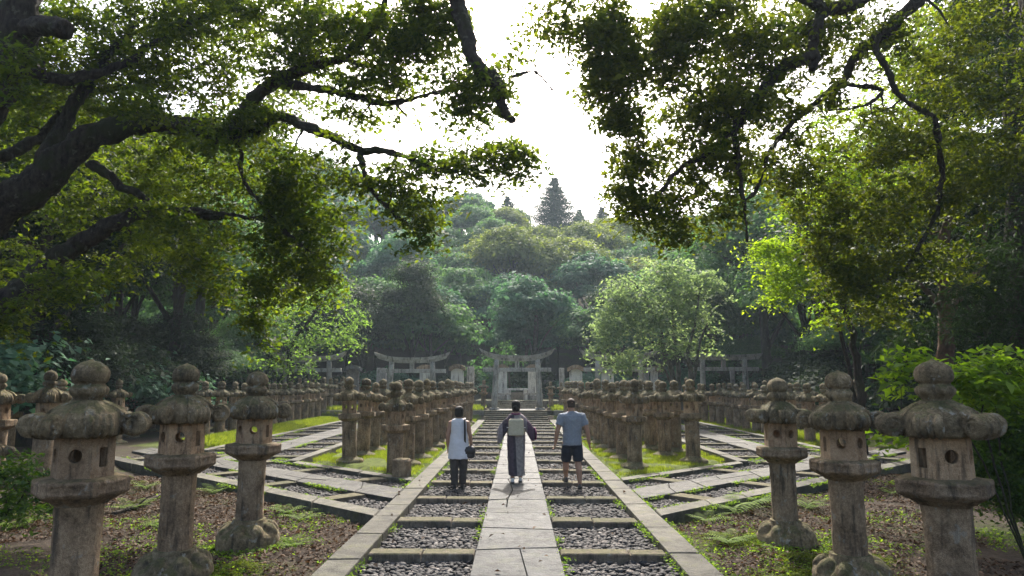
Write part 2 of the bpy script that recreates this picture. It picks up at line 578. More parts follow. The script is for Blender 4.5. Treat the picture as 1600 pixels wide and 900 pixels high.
def build_ground():
    xs = axis([(-600, -60, 12), (-60, -16, 36), (-16, 16, 128), (16, 60, 36), (60, 600, 12)])
    ys = axis([(-60, -2, 10), (-2, 42, 170), (42, 130, 60), (130, 900, 14)])
    X, Y = np.meshgrid(xs, ys)
    Z = ground_z(X, Y)
    V = np.stack([X.ravel(), Y.ravel(), Z.ravel()], 1)
    nx, ny = len(xs), len(ys)
    i = (np.arange(ny - 1)[:, None] * nx + np.arange(nx - 1)[None, :]).ravel()
    F = np.stack([i, i + 1, i + nx + 1, i + nx], 1)
    me = np_mesh('ground', V, F, M['ground'], smooth=True)
    a = me.attributes.new('grassy', 'FLOAT', 'POINT')
    a.data.foreach_set('value', grassy(X, Y).ravel().astype(np.float32))
    tag(link('ground', me), kind='structure')


build_ground()


def slabs_mesh(name, quads, z0, z1, mat, ch=0.012, jit=0.006):
    """many separate slabs with joints as one surface; tint per slab"""
    mb = MB()
    tint = []
    for q in quads:
        b = len(mb.f)
        dz = random.uniform(-jit, jit)
        n = len(q)
        cx = sum(p[0] for p in q) / n; cy = sum(p[1] for p in q) / n
        q2 = []
        for x, y in q:
            d = math.hypot(x - cx, y - cy)
            s = 1 - random.uniform(0.008, 0.016) / max(d, 0.05)
            q2.append((cx + (x - cx) * s, cy + (y - cy) * s))
        mb.prism(q2, z0, z1 + dz, ch)
        tint += [random.random()] * (len(mb.f) - b)
    me = mb.mesh(name, mat)
    a = me.attributes.new('tint', 'FLOAT', 'FACE')
    a.data.foreach_set('value', np.array(tint, dtype=np.float32))
    return link(name, me)


def split_strip(a0, a1, b0, b1, fn, lo=0.5, hi=1.1, halves=0.35):
    """slabs along a strip: u from a0 to a1, v from b0 to b1, fn(u,v) -> (x,y)"""
    qs = []
    ul = ur = um = a0
    jag = 0.15 if halves > 0.1 else 0.02
    mp = (b0 + b1) / 2
    while ul < a1 - 0.05:
        e = ul + random.uniform(lo, hi)
        if a1 - e < lo * 0.5: e = a1
        last = e >= a1
        el, er = (a1, a1) if last else (e + random.uniform(-jag, jag), e + random.uniform(-jag, jag))
        em = (el + er) / 2 + (0 if last else random.uniform(-jag, jag) * 0.7)
        mn = b0 + (b1 - b0) * random.uniform(0.3, 0.7)
        if random.random() < halves and (b1 - b0) > 0.6:
            qs.append([fn(ul, b0), fn(um, mp), fn(em, mn), fn(el, b0)])
            qs.append([fn(um, mp), fn(ur, b1), fn(er, b1), fn(em, mn)])
        else:
            qs.append([fn(ul, b0), fn(um, mp), fn(ur, b1), fn(er, b1), fn(em, mn), fn(el, b0)])
        ul, ur, um, mp = el, er, em, mn
    out = []
    for q in qs:
        ar = sum(q[i][0] * q[(i + 1) % len(q)][1] - q[(i + 1) % len(q)][0] * q[i][1] for i in range(len(q)))
        out.append(q if ar > 0 else q[::-1])
    return out


PATH_END = 38.6
# main path
tag(slabs_mesh('path', split_strip(-1.0, PATH_END, -0.5, 0.5, lambda u, v: (v, u), 0.55, 1.25, 0.5), -0.25, 0.03, M['paving']), kind='structure')
for sx in (-1, 1):
    tag(slabs_mesh('kerb', split_strip(-1.0, PATH_END, 1.78, 2.15, lambda u, v: (sx * v, u), 0.9, 1.9, 0.0), -0.25, 0.035, M['kerb'], 0.015), kind='structure')
ORD = ['first', 'second', 'third', 'fourth', 'fifth', 'sixth', 'seventh', 'eighth', 'ninth', 'tenth', 'eleventh', 'twelfth', 'thirteenth', 'fourteenth', 'fifteenth',
       'sixteenth', 'seventeenth', 'eighteenth', 'nineteenth', 'twentieth', 'twenty-first', 'twenty-second', 'twenty-third', 'twenty-fourth', 'twenty-fifth', 'twenty-sixth',
       'twenty-seventh', 'twenty-eighth', 'twenty-ninth', 'thirtieth', 'thirty-first', 'thirty-second']
for sx in (-1, 1):
    for k in range(18):
        y = 4.58 + 1.97 * k
        if y > PATH_END - 0.3: break
        mb = MB()
        w = 0.14 + random.uniform(-0.02, 0.03)
        x0, x1 = (0.515, 1.765) if sx > 0 else (-1.765, -0.515)
        xm = random.uniform(-0.3, 0.3) + (x0 + x1) / 2
        s = random.uniform(-0.03, 0.03)
        mb.box(x0, xm - 0.006, y - w, y + w, -0.25, 0.022, 0.015)
        mb.box(xm + 0.006, x1, y - w + s, y + w + s, -0.25, 0.014, 0.015)
        o = mb.build('stone_crossbar', M['bar'])
        side = 'left' if sx < 0 else 'right'
        tag(o, f'{ORD[k]} stone crossbar from the front, between pebbles {side} of the central paving', 'crossbar', 'stone crossbars on the main path')
# side paths: a diagonal arm on each side, then one parallel to the main path
PERP = 1 / 0.73
XD = 11.5


def para(sx, t0, t1, xa, xb):
    def fn(u, v):
        return (sx * u, diag_y(u, NEAR_Y) + v * PERP)
    return fn


beds = MB()
beds.box(-1.8, 1.8, -1.0, PATH_END, -0.3, -0.115)
for sx in (-1, 1):
    fn = para(sx, 0, 0, 0, 0)
    xe = SIDE_X0 + 0.01
    tag(slabs_mesh('kerb', split_strip(xe, XD, 0.0, 0.36, fn, 0.8, 1.5, 0.0), -0.4, 0.03, M['kerb'], 0.015), kind='structure')
    tag(slabs_mesh('kerb', split_strip(xe, 5.7, 2.74, 3.05, fn, 0.8, 1.4, 0.0), -0.3, 0.035, M['kerb'], 0.015), kind='structure')
    tag(slabs_mesh('side_path', split_strip(xe, XD, 1.16, 1.98, fn, 0.5, 0.95, 0.5), -0.25, 0.02, M['side_paving']), kind='structure')
    # bed under the diagonal arm
    q = [fn(xe, 0.3), fn(XD, 0.3), fn(XD, 2.8), fn(xe, 2.8)]
    beds.prism(q if sx > 0 else q[::-1], -0.3, -0.1)
    # arm parallel to the main path
    ya = diag_y(7.5, NEAR_Y) + 2.0 * PERP
    g2 = lambda u, v: (sx * v, u)
    tag(slabs_mesh('side_path', split_strip(ya + 0.1, 40.0, 7.1, 8.1, g2, 0.6, 1.1, 0.45), -0.2, 0.022, M['side_paving']), kind='structure')
    for xk, y0 in ((5.66, diag_y(5.66, NEAR_Y) + 3.05 * PERP), (9.3, diag_y(9.3, NEAR_Y) + 2.75 * PERP)):
        tag(slabs_mesh('kerb', split_strip(y0, 40.0, xk, xk + 0.3, g2, 0.9, 1.6, 0.0), -0.3, 0.04, M['kerb'], 0.015), kind='structure')
    x0, x1 = sorted((sx * 5.8, sx * 9.4))
    beds.prism([(x0, ya), (x1, ya), (x1, 40), (x0, 40)], -0.3, -0.095)
    # bars across the arms
    side = 'left' if sx < 0 else 'right'
    k = 0
    for u in np.arange(3.4, 10.5, 1.75):
        for v0, v1 in ((0.37, 1.15), (1.99, 2.73)):
            du = 0.13
            q = [fn(u - du, v0), fn(u + du, v0), fn(u + du + 0.3 * (v1 - v0), v1 - 0.28 * (v1 - v0)), fn(u - du + 0.3 * (v1 - v0), v1 - 0.28 * (v1 - v0))]
            n = Vector((-0.66, 0.73))
            a = Vector(fn(u - du, v0)); b = Vector(fn(u + du, v0))
            h = (v1 - v0)
            off = Vector((-sx * 0.66, 0.73)) * h
            q = [a, b, b + off, a + off]
            q = [tuple(p) for p in q]
            ar = sum(q[i][0] * q[(i + 1) % 4][1] - q[(i + 1) % 4][0] * q[i][1] for i in range(4))
            mb = MB()
            mb.prism(q if ar > 0 else q[::-1], -0.25, 0.01, 0.012)
            part = 'nearer' if v0 < 1 else 'farther'
            tag(mb.build('stone_crossbar', M['bar']), f'{ORD[k]} crossbar out from the main path in the {side} diagonal path, {part} side', 'crossbar', 'stone crossbars on the diagonal paths')
        k += 1
    k = 0
    for y in np.arange(ya + 1.2, 39.5, 2.1):
        for v0, v1 in ((5.97, 7.08), (8.12, 9.29)):
            x0, x1 = sorted((sx * v0, sx * v1))
            mb = MB()
            mb.box(x0, x1, y - 0.14, y + 0.14, -0.25, 0.012, 0.012)
            part = 'inner' if v0 < 7 else 'outer'
            tag(mb.build('stone_crossbar', M['bar']), f'{ORD[k]} {part} crossbar from the front in the far {side} side path', 'crossbar', 'stone crossbars on the far side paths')
        k += 1
tag(beds.build('gravel_bed', M['bed']), kind='structure')

# ------------------------------------------------------------------ pebbles (stuff)
def ico(sub):
    bm = bmesh.new()
    bmesh.ops.create_icosphere(bm, subdivisions=sub, radius=1.0)
    bm.verts.ensure_lookup_table()
    v = np.array([tuple(x.co) for x in bm.verts], dtype=np.float32)
    f = np.array([[q.index for q in x.verts] for x in bm.faces], dtype=np.int32)
    bm.free()
    return v, f


def rotz(a):
    c, s = np.cos(a), np.sin(a)
    Z, O = np.zeros_like(a), np.ones_like(a)
    return np.stack([np.stack([c, -s, Z], 1), np.stack([s, c, Z], 1), np.stack([Z, Z, O], 1)], 1)


def rand_tilt(n, amt):
    """random rotations: spin about z after a small tilt"""
    a = RNG.uniform(0, 2 * PI, n)
    tx = RNG.normal(0, amt, n)
    c, s = np.cos(tx), np.sin(tx)
    Z, O = np.zeros(n), np.ones(n)
    Rx = np.stack([np.stack([O, Z, Z], 1), np.stack([Z, c, -s], 1), np.stack([Z, s, c], 1)], 1)
    return rotz(a) @ Rx @ rotz(RNG.uniform(0, 2 * PI, n))


def pebbles(name, pos, size, sub):
    tv, tf = ico(sub)
    n = len(pos)
    sc = np.stack([size * RNG.uniform(0.8, 1.35, n), size * RNG.uniform(0.6, 0.9, n), size * RNG.uniform(0.38, 0.62, n)], 1)
    rt = rand_tilt(n, 0.28)
    lump = 1 + RNG.normal(0, 0.05, (n, len(tv), 1))
    V = (tv[None] * lump * sc[:, None, :]) @ np.transpose(rt, (0, 2, 1)) + pos[:, None, :]
    F = tf[None] + (np.arange(n) * len(tv))[:, None, None]
    tint = np.repeat(RNG.random(n), len(tf))
    me = np_mesh(name, V.reshape(-1, 3), F.reshape(-1, 3), M['pebble'], True, tint)
    return tag(link(name, me), kind='stuff')


def scatter(n, x0, x1, y0, y1):
    return np.stack([RNG.uniform(x0, x1, n), RNG.uniform(y0, y1, n)], 1)


near, far = [], []
for x0, x1 in ((-1.77, -0.51), (0.51, 1.77)):
    near.append(scatter(int(1.26 * 9.0 * 560), x0, x1, 5.0, 14.0))
    far.append(scatter(int(1.26 * 24.6 * 330), x0, x1, 14.0, PATH_END))
nearP = np.concatenate(near)
nearP = np.column_stack([nearP, -0.10 + RNG.uniform(-0.01, 0.025, len(nearP))])
pebbles('pebble_gravel', nearP, RNG.uniform(0.027, 0.05, len(nearP)), 2)
for sx in (-1, 1):
    u = RNG.uniform(SIDE_X0 + 0.05, XD, 9000)
    v = np.where(RNG.random(9000) < 0.5, RNG.uniform(0.38, 1.14, 9000), RNG.uniform(2.0, 2.72, 9000))
    far.append(np.stack([sx * u, diag_y(u, NEAR_Y) + v * PERP], 1))
    n = 12000
    v = np.where(RNG.random(n) < 0.5, RNG.uniform(5.98, 7.08, n), RNG.uniform(8.12, 9.3, n))
    y = 18.5 + 21.5 * RNG.random(n) ** 1.4
    k = y > diag_y(v, NEAR_Y) + 2.8 * PERP
    far.append(np.stack([sx * v[k], y[k]], 1))
farP = np.concatenate(far)
farP = np.column_stack([farP, -0.085 + RNG.uniform(-0.01, 0.02, len(farP))])
pebbles('pebble_gravel', farP, RNG.uniform(0.034, 0.062, len(farP)), 1)
# ------------------------------------------------------------------ stone lanterns
def arc(cx, cz, r, a0, a1, n):
    return [(cx + r * math.cos(R(a0 + (a1 - a0) * i / n)), cz + r * math.sin(R(a0 + (a1 - a0) * i / n))) for i in range(n + 1)]


def lantern_shapes(lod, seed):
    """meshes of one lantern kind; lod 0 = near, 1 = mid, 2 = far"""
    rnd = random.Random(seed)
    det = (48, 24, 14)[lod]
    out = {}
    # base: round foot with a ring of drooping lotus petals
    def petals(a, r, z):
        k = abs(math.sin(a * 4))
        w = max(0.0, min(1.0, (z - 0.10) / 0.05)) * max(0.0, min(1.0, (0.27 - z) / 0.06))
        return r * (1 + 0.11 * w * (k - 0.6))
    mb = MB()
    mb.lathe([(0.02, -0.12), (0.455, -0.12), (0.465, 0.02), (0.46, 0.09), (0.445, 0.115), (0.43, 0.13), (0.37, 0.165), (0.31, 0.20), (0.265, 0.235), (0.25, 0.26), (0.245, 0.30), (0.02, 0.30)], det * 2 if lod == 0 else det, 0, petals)
    if lod == 0:
        for i in range(8):
            a = PI / 8 + 2 * PI * i / 8
            c, s = math.cos(a), math.sin(a)
            T = Matrix.Rotation(a, 4, 'Z')
            pm = MB(); pm.ball((0, 0, 0), 0.125, 0.098, 0.062, 16, 9)
            T2_ = T @ Matrix.Translation((0.352, 0, 0.175)) @ Matrix.Rotation(0.55, 4, 'Y')
            mb.add([T2_ @ Vector(p) for p in pm.v], pm.f)
        out['base'] = remeshed(mb, 'base', M['roof'], 0.011, 1, 0.018, 0.006)
    else:
        mb.v = [(x, y, z * 0.55) for x, y, z in mb.v]
        out['base'] = mb.mesh('base', M['roof'], True)
    # shaft: slightly tapered round post
    mb = MB()
    q_ = 1.0 if lod == 0 else 1.17
    prof = [(0.02, 0.1), (0.205 * q_, 0.1)] + [(0.205 * q_ - 0.008 * math.sin(i / 7 * PI) + rnd.uniform(-0.002, 0.002), 0.22 + 0.86 * i / 7) for i in range(1, 8)] + [(0.02, 1.08)]
    mb.lathe(prof, det)
    out['shaft'] = remeshed(mb, 'shaft', M['lantern'], 0.018, 2, 0.016, 0.006) if lod == 0 else mb.mesh('shaft', M['lantern'], lod > 0)
    # platform: six sided slab, chamfered below
    hexa = lambda r, z: [(r * math.cos(PI / 3 * i), r * math.sin(PI / 3 * i), z) for i in range(6)]
    mb = MB()
    mb.rings([hexa(0.24, 1.07), hexa(0.25, 1.085), hexa(0.40, 1.155), hexa(0.415, 1.17), hexa(0.415, 1.27), hexa(0.40, 1.285), hexa(0.29, 1.295)])
    if lod == 0:
        for i in range(6):
            a = PI / 6 + PI / 3 * i
            T = Matrix.Rotation(a, 4, 'Z')
            d = 0.415 * math.cos(PI / 6)
            for b in ((-0.155, 0.155, 1.252, 1.265), (-0.155, 0.155, 1.178, 1.191), (-0.155, -0.14, 1.178, 1.265), (0.14, 0.155, 1.178, 1.265), (-0.006, 0.006, 1.178, 1.265)):
                mb.box(d - 0.02, d + 0.007, b[0], b[1], b[2], b[3], 0, T)
        out['platform'] = remeshed(mb, 'platform', M['lantern'], 0.009, 0, 0.012, 0.006)
    else:
        out['platform'] = mb.mesh('platform', M['lantern'])
    # firebox: hollow six sided chamber with round and slot windows
    mb = MB()
    mb.rings([hexa(0.262, 1.285), hexa(0.268, 1.29), hexa(0.262, 1.635)])
    body = mb.mesh('firebox', M['firebox'])
    cut = MB()
    cut.lathe([(0.165, 1.31), (0.165, 1.615)], 20)
    bm_cut = MB()
    for i in range(6):
        a = PI / 6 + PI / 3 * i
        T = Matrix.Rotation(a, 4, 'Z')
        if i in (2, 5):
            bm_cut.box(0.10, 0.40, -0.042, 0.042, 1.375, 1.535, 0.0, T)
        else:
            rr = 0.056
            loop0 = [T @ Vector((0.10, rr * math.cos(2 * PI * k / 16), 1.475 + rr * math.sin(2 * PI * k / 16))) for k in range(16)]
            loop1 = [T @ Vector((0.40, rr * math.cos(2 * PI * k / 16), 1.475 + rr * math.sin(2 * PI * k / 16))) for k in range(16)]
            bm_cut.rings([loop0, loop1])
    cutters = []
    for c in (cut, bm_cut):
        me = c.mesh('cutter')
        bm = bmesh.new(); bm.from_mesh(me); bmesh.ops.recalc_face_normals(bm, faces=bm.faces); bm.to_mesh(me); bm.free()
        o = bpy.data.objects.new('cutter', me); COL.objects.link(o); cutters.append(o)
    fb = evaluated(body, [('BOOLEAN', dict(object=c, operation='DIFFERENCE', solver='EXACT')) for c in cutters])
    for c in cutters: bpy.data.objects.remove(c)
    fb.name = 'firebox'
    if lod < 2:
        add = MB()
        for i in (0, 1, 3, 4):
            a = PI / 6 + PI / 3 * i
            T = Matrix.Rotation(a, 4, 'Z')
            d = 0.264 * math.cos(PI / 6)
            rs = []
            for rr, dd in ((0.058, d - 0.004), (0.059, d + 0.007), (0.072, d + 0.007), (0.075, d - 0.004)):
                rs.append([T @ Vector((dd, rr * math.cos(2 * PI * k / 16), 1.475 + rr * math.sin(2 * PI * k / 16))) for k in range(16)])
            add.rings(rs, cap=False)
        bm = bmesh.new(); bm.from_mesh(fb)
        am = add.mesh('ring'); bm.from_mesh(am); bm.to_mesh(fb); bm.free()
        if not fb.materials: fb.materials.append(M['firebox'])
    out['firebox'] = fb
    # roof: rounded six lobed cap with ribbed scrolls at the corners
    mb = MB()
    def lobes(a, r, z):
        return r * (1 + 0.10 * (abs(math.sin(3 * a)) - 0.35) * min(1, r / 0.3))
    mb.lathe([(0.02, 1.625), (0.29, 1.622), (0.305, 1.632), (0.315, 1.67), (0.318, 1.73), (0.306, 1.80), (0.278, 1.86), (0.22, 1.905), (0.15, 1.94), (0.135, 1.965), (0.02, 1.97)], det, 0, lobes)
    # scroll profile in (r, z), extruded across the width with ribs
    prof = [(0.10, 1.90), (0.12, 1.975), (0.20, 1.938), (0.265, 1.90), (0.312, 1.845), (0.328, 1.80)] + arc(0.415, 1.735, 0.118, 140, -165, (16, 11, 8)[lod]) + [(0.26, 1.69)]
    ns = (33, 17, 5)[lod]
    W = 0.108
    for i in range(6):
        a = PI / 3 * i
        c, s = math.cos(a), math.sin(a)
        big = 1 + rnd.uniform(-0.05, 0.05)
        rs = []
        for k in range(ns):
            t = -1 + 2 * k / (ns - 1)
            rib = (-0.024 * abs(math.cos(2 * PI * (t + 1) / 2 * 2)) ** 5 if lod < 2 else 0) - 0.012 * abs(t) ** 6
            loop = []
            cx, cz = 0.38, 1.76
            for (r, z) in prof:
                d = math.hypot(r - cx, z - cz) or 1
                q = 1 + rib / d if d > 0.03 else 1
                rr, zz = cx + (r - cx) * q, cz + (z - cz) * q
                taper = 0.40 + 0.60 * min(1, max(0, (rr - 0.17) / 0.19))
                y = W * t * taper * big
                loop.append((rr * big * c - y * s, rr * big * s + y * c, zz))
            rs.append(loop)
        mb.rings(rs)
        if lod == 0:   # the coil drawn on the flanks of each scroll
            for sd in (-1, 1):
                pts = []
                for j in range(22):
                    th = R(100 - j * 26); q = 0.086 - 0.0034 * j
                    rr, zz, y = 0.415 + q * math.cos(th), 1.735 + q * math.sin(th), sd * W * 0.99
                    pts.append((rr * c - y * s, rr * s + y * c, zz))
                mb.tube(pts, 0.009, 6)
    mb.v = [(x, y, 1.62 + (z - 1.62) * 0.86) for x, y, z in mb.v]
    out['roof'] = remeshed(mb, 'roof', M['roof'], 0.0075, 0, 0.014, 0.008) if lod == 0 else mb.mesh('roof', M['roof'], True)
    # finial: onion jewel on a lotus collar
    mb = MB()
    def coll(a, r, z):
        w = max(0, 1 - abs(z - 2.03) / 0.05)
        return r * (1 + 0.26 * w * (abs(math.sin(3 * a)) - 0.6))
    mb.lathe([(0.01, 1.93), (0.118, 1.93), (0.112, 1.965), (0.128, 1.985), (0.154, 2.01), (0.163, 2.04), (0.148, 2.066), (0.116, 2.078), (0.118, 2.086), (0.150, 2.102), (0.163, 2.135), (0.160, 2.175), (0.135, 2.215), (0.085, 2.243), (0.03, 2.258), (0.004, 2.275)], det, 0, coll)
    mb.v = [(x, y, 1.885 + (z - 1.93) * 1.13) for x, y, z in mb.v]
    out['finial'] = remeshed(mb, 'finial', M['roof'], 0.0095, 1, 0.016, 0.005) if lod == 0 else mb.mesh('finial', M['roof'], True)
    return out


KINDS = {0: [lantern_shapes(0, 1), lantern_shapes(0, 2)], 1: [lantern_shapes(1, 3), lantern_shapes(1, 4), lantern_shapes(1, 8)], 2: [lantern_shapes(2, 5)]}
ORDER = ('base', 'shaft', 'platform', 'firebox', 'roof', 'finial')


def make_lantern(x, y, z, label, group, lod=1, height=2.2, rz=None, wide=0.82):
    kinds = KINDS[lod]
    me = {p: kinds[random.randrange(len(kinds))][p] for p in ORDER}
    root = empty('stone_lantern', (x, y, z), random.uniform(0, PI / 3) if rz is None else rz)
    s = height / 2.275
    w = s * wide * random.uniform(0.97, 1.04)
    root.scale = (w, w, s)
    root.rotation_euler.x = random.gauss(0, 0.010 if lod == 0 else 0.018)
    root.rotation_euler.y = random.gauss(0, 0.010 if lod == 0 else 0.018)
    for p in ORDER:
        o = link(p, me[p], root)
        if lod > 0 and p in ('roof', 'finial'):
            o.scale = (random.uniform(0.92, 1.08),) * 2 + (random.uniform(0.985, 1.02),)
        if lod > 0:
            o.rotation_euler.z = random.choice((0, 1, 2, 3)) * PI / 3 + random.gauss(0, 0.04)
    tag(root, label, 'stone lantern', group)
    return root


gN = 'large mossy lanterns in the foreground'
def at(px, Y): return P(px, 600, Y).x
for px, Y, h, rz, lab in ((141, 5.92, 2.30, 0.26, 'largest stone lantern at far left, foot cut off by the picture edge, mossy rounded roof'),
                      (290, 7.75, 2.32, 0.34, 'middle of three big mossy stone lanterns on the left, petalled foot in leaf litter'),
                      (400, 9.45, 2.27, 0.30, 'third big stone lantern on the left, standing just before the diagonal kerb')):
    make_lantern(at(px, Y), Y, -0.08, lab, gN, 0, h, rz, 0.87)
for px, Y, h, rz, lab in ((1464, 5.9, 2.30, -0.20 - 2.0944, 'largest stone lantern at far right, beside the bright green shrub, foot out of the picture'),
                      (1312, 7.65, 2.24, -0.50 - 2.0944, 'middle of three big stone lanterns on the right, foot ringed by bright moss'),
                      (1216, 9.5, 2.18, -0.62 - 2.0944, 'third big stone lantern on the right, shaft rising behind a low fern and moss')):
    make_lantern(at(px, Y), Y, -0.08, lab, gN, 0, h, rz, 0.87)
# dark lanterns among the trees on the left
gD = 'shaded lanterns under the trees on the left'
make_lantern(at(76, 14.2), 14.2, -0.1, 'dim stone lantern behind the leafy undergrowth, left of the largest left lantern', gD, 1, 2.38, 0.2)
make_lantern(at(4, 14.6), 14.6, -0.1, 'dim stone lantern half cut off by the left edge of the picture', gD, 1, 2.38, 0.5)
make_lantern(at(-14, 10.2), 10.2, -0.5, 'low dark lantern roof poking in at the left edge of the picture', gD, 1, 2.0, 0.5)
for i, (px, Y, h) in enumerate(((20, 20, 2.2), (98, 19.0, 2.2), (118, 22, 2.2), (52, 23, 2.2), (188, 24, 2.2), (208, 27, 2.2), (160, 27, 2.2))):
    make_lantern(at(px, Y), Y, -0.05, f'{ORD[i]} nearest of the dim lanterns deep in the shade under the left trees', gD, 2, h)
make_lantern(at(240, 30), 30, -0.05, 'pale lantern standing beside the tall square stone post on the left', gD, 1, 2.2)


def row(pts, text, group, h=2.15, lod=None):
    for i, (x, y) in enumerate(pts):
        l = lod if lod is not None else (1 if y < 27 else 2)
        make_lantern(x, y, float(ground_z(x, y)), text.format(ORD[i]), group, l, h * random.uniform(0.975, 1.02) if i else h * 1.02)


gA = 'lantern avenue beside the main path'
row([(-2.8 + 0.025 * k, 16.0 + 1.66 * k) for k in range(13)], '{} lantern from the front in the row along the left kerb of the main path', gA)
row([(-4.37 - 0.02 * k, 18.2 + 1.6 * k) for k in range(12)], '{} lantern from the front in the second row left of the main path', gA)
row([(2.88 - 0.02 * k, 17.2 + 1.65 * k) for k in range(13)], '{} lantern from the front in the row along the right kerb of the main path', gA)
row([(4.6, 18.3), (4.2, 19.9), (4.75, 21.0), (4.18, 21.9), (4.7, 23.2), (4.35, 24.6), (4.8, 26.0), (4.35, 27.5), (4.7, 29), (4.4, 30.6), (4.6, 32.3), (4.5, 34)], '{} lantern from the front in the second row right of the main path', gA)
gC = 'packed lantern rows along the far sides'
row([(-11.7 + 0.03 * k + random.uniform(-0.06, 0.06), 26.0 + 1.12 * k) for k in range(22)], '{} lantern from the front in the long packed row at the far left', gC)
row([(-13.3 + random.uniform(-0.1, 0.1), 29.0 + 1.6 * k) for k in range(12)], '{} lantern from the front in the half hidden back row at the far left', gC)
row([(10.1 + random.uniform(-0.08, 0.08), 21.6 + 1.3 * k) for k in range(16)], '{} lantern from the front in the long packed row at the far right', gC)
row([(11.9 + random.uniform(-0.1, 0.1), 24.5 + 1.7 * k) for k in range(10)], '{} lantern from the front in the half hidden back row at the far right', gC)
# small lanterns on the terrace
gT = 'small lanterns on the terrace before the graves'
for i, (px, Y, h, lab) in enumerate(((755, 42.2, 1.75, 'small lantern on the terrace close to the left post of the central gate'),
                      (737, 43.5, 1.6, 'small lantern on the terrace, second left of the central gate'),
                      (696, 43.5, 1.7, 'small lantern on the terrace right of the left gate with the white slab'),
                      (861, 42.2, 1.65, 'small lantern on the terrace close to the right post of the central gate'),
                      (877, 43.5, 1.6, 'small lantern on the terrace, second right of the central gate'),
                      (536, 43.0, 1.95, 'small lantern on the terrace in front of the dark capped grave stone'),
                      (482, 43.5, 1.85, 'small lantern under the far left gate beam'),
                      (429, 43, 1.9, 'small lantern left of the far left gate'),
                      (593, 43, 1.7, 'small lantern at the left post of the left gate'),
                      (1205, 43, 1.9, 'small lantern right of the far right gate'))):
    make_lantern(at(px, Y), Y, 0.5, lab, gT, 2, h)
# the loose stub of a post before the left row
mb = MB(); mb.lathe([(0.02, -0.1), (0.2, -0.1), (0.205, 0.2), (0.2, 0.36), (0.17, 0.40), (0.02, 0.405)], 10)
o = link('stone_stub', remeshed(mb, 'stone_stub', M['lantern'], 0.02, 1, 0.05, 0.01)); o.location = (-2.5, 15.15, 0.0)
tag(o, 'broken stub of a stone post on the moss before the left lantern row', 'stone stub')

# ------------------------------------------------------------------ terrace, steps, gates, graves
def struct(name, mb, mat): return tag(mb.build(name, mat), kind='structure')


mb = MB()
for x0, x1 in ((-26, -2.0), (2.0, 26)):
    mb.box(x0, x1, 40.3, 56, -0.4, 0.46)
mb.box(-2.0, 2.0, 40.45, 56, -0.4, 0.455)
struct('terrace', mb, M['ground'])
for sx in (-1, 1):
    mb = MB()
    x = 2.02
    while x < 25:
        e = x + random.uniform(0.6, 1.2)
        z = -0.2
        a, b = sorted((sx * x, sx * (e - 0.012)))
        mb.box(a, b, 40.0 + random.uniform(-0.02, 0.02), 40.32, -0.3, 0.16, 0.015)
        mb.box(a + 0.1, b + 0.1, 40.02 + random.uniform(-0.02, 0.02), 40.32, 0.17, 0.49, 0.015)
        x = e
    side = 'left' if sx < 0 else 'right'
    tag(mb.build('retaining_wall', M['wall']), f'low dressed stone retaining wall of the grass terrace, {side} of the steps', 'retaining wall', 'terrace walls')


def steps(x0, x1, y, z, n, rise, tread, mat, name='steps'):
    mb = MB()
    for k in range(n):
        mb.box(x0, x1, y + k * tread, y + n * tread + 0.3, z + k * rise - (0.12 if k else 0.3), z + (k + 1) * rise, 0.012)
    return struct(name, mb, mat)


steps(-1.86, 1.72, 38.75, -0.02, 5, 0.1, 0.33, M['bar'])
steps(-1.25, 1.25, 43.1, 0.46, 4, 0.12, 0.33, M['wall'])
mb = MB()
mb.box(-2.7, 2.7, 44.45, 50, 0.3, 0.945, 0.01)
struct('tomb_platform', mb, M['wall'])
mb = MB(); mb.box(-1.2, 1.2, 40.5, 43.2, 0.3, 0.475)
struct('terrace_path', mb, M['paving'])
for sx in (-1, 1):
    mb = MB()
    mb.box(sx * 1.42 - 0.14, sx * 1.42 + 0.14, 42.95, 44.4, 0.4, 1.02, 0.02)
    tag(mb.build('stair_cheek_wall', M['granite']), f'pale stone cheek wall on the {"left" if sx < 0 else "right"} of the upper steps', 'cheek wall', 'cheek walls')


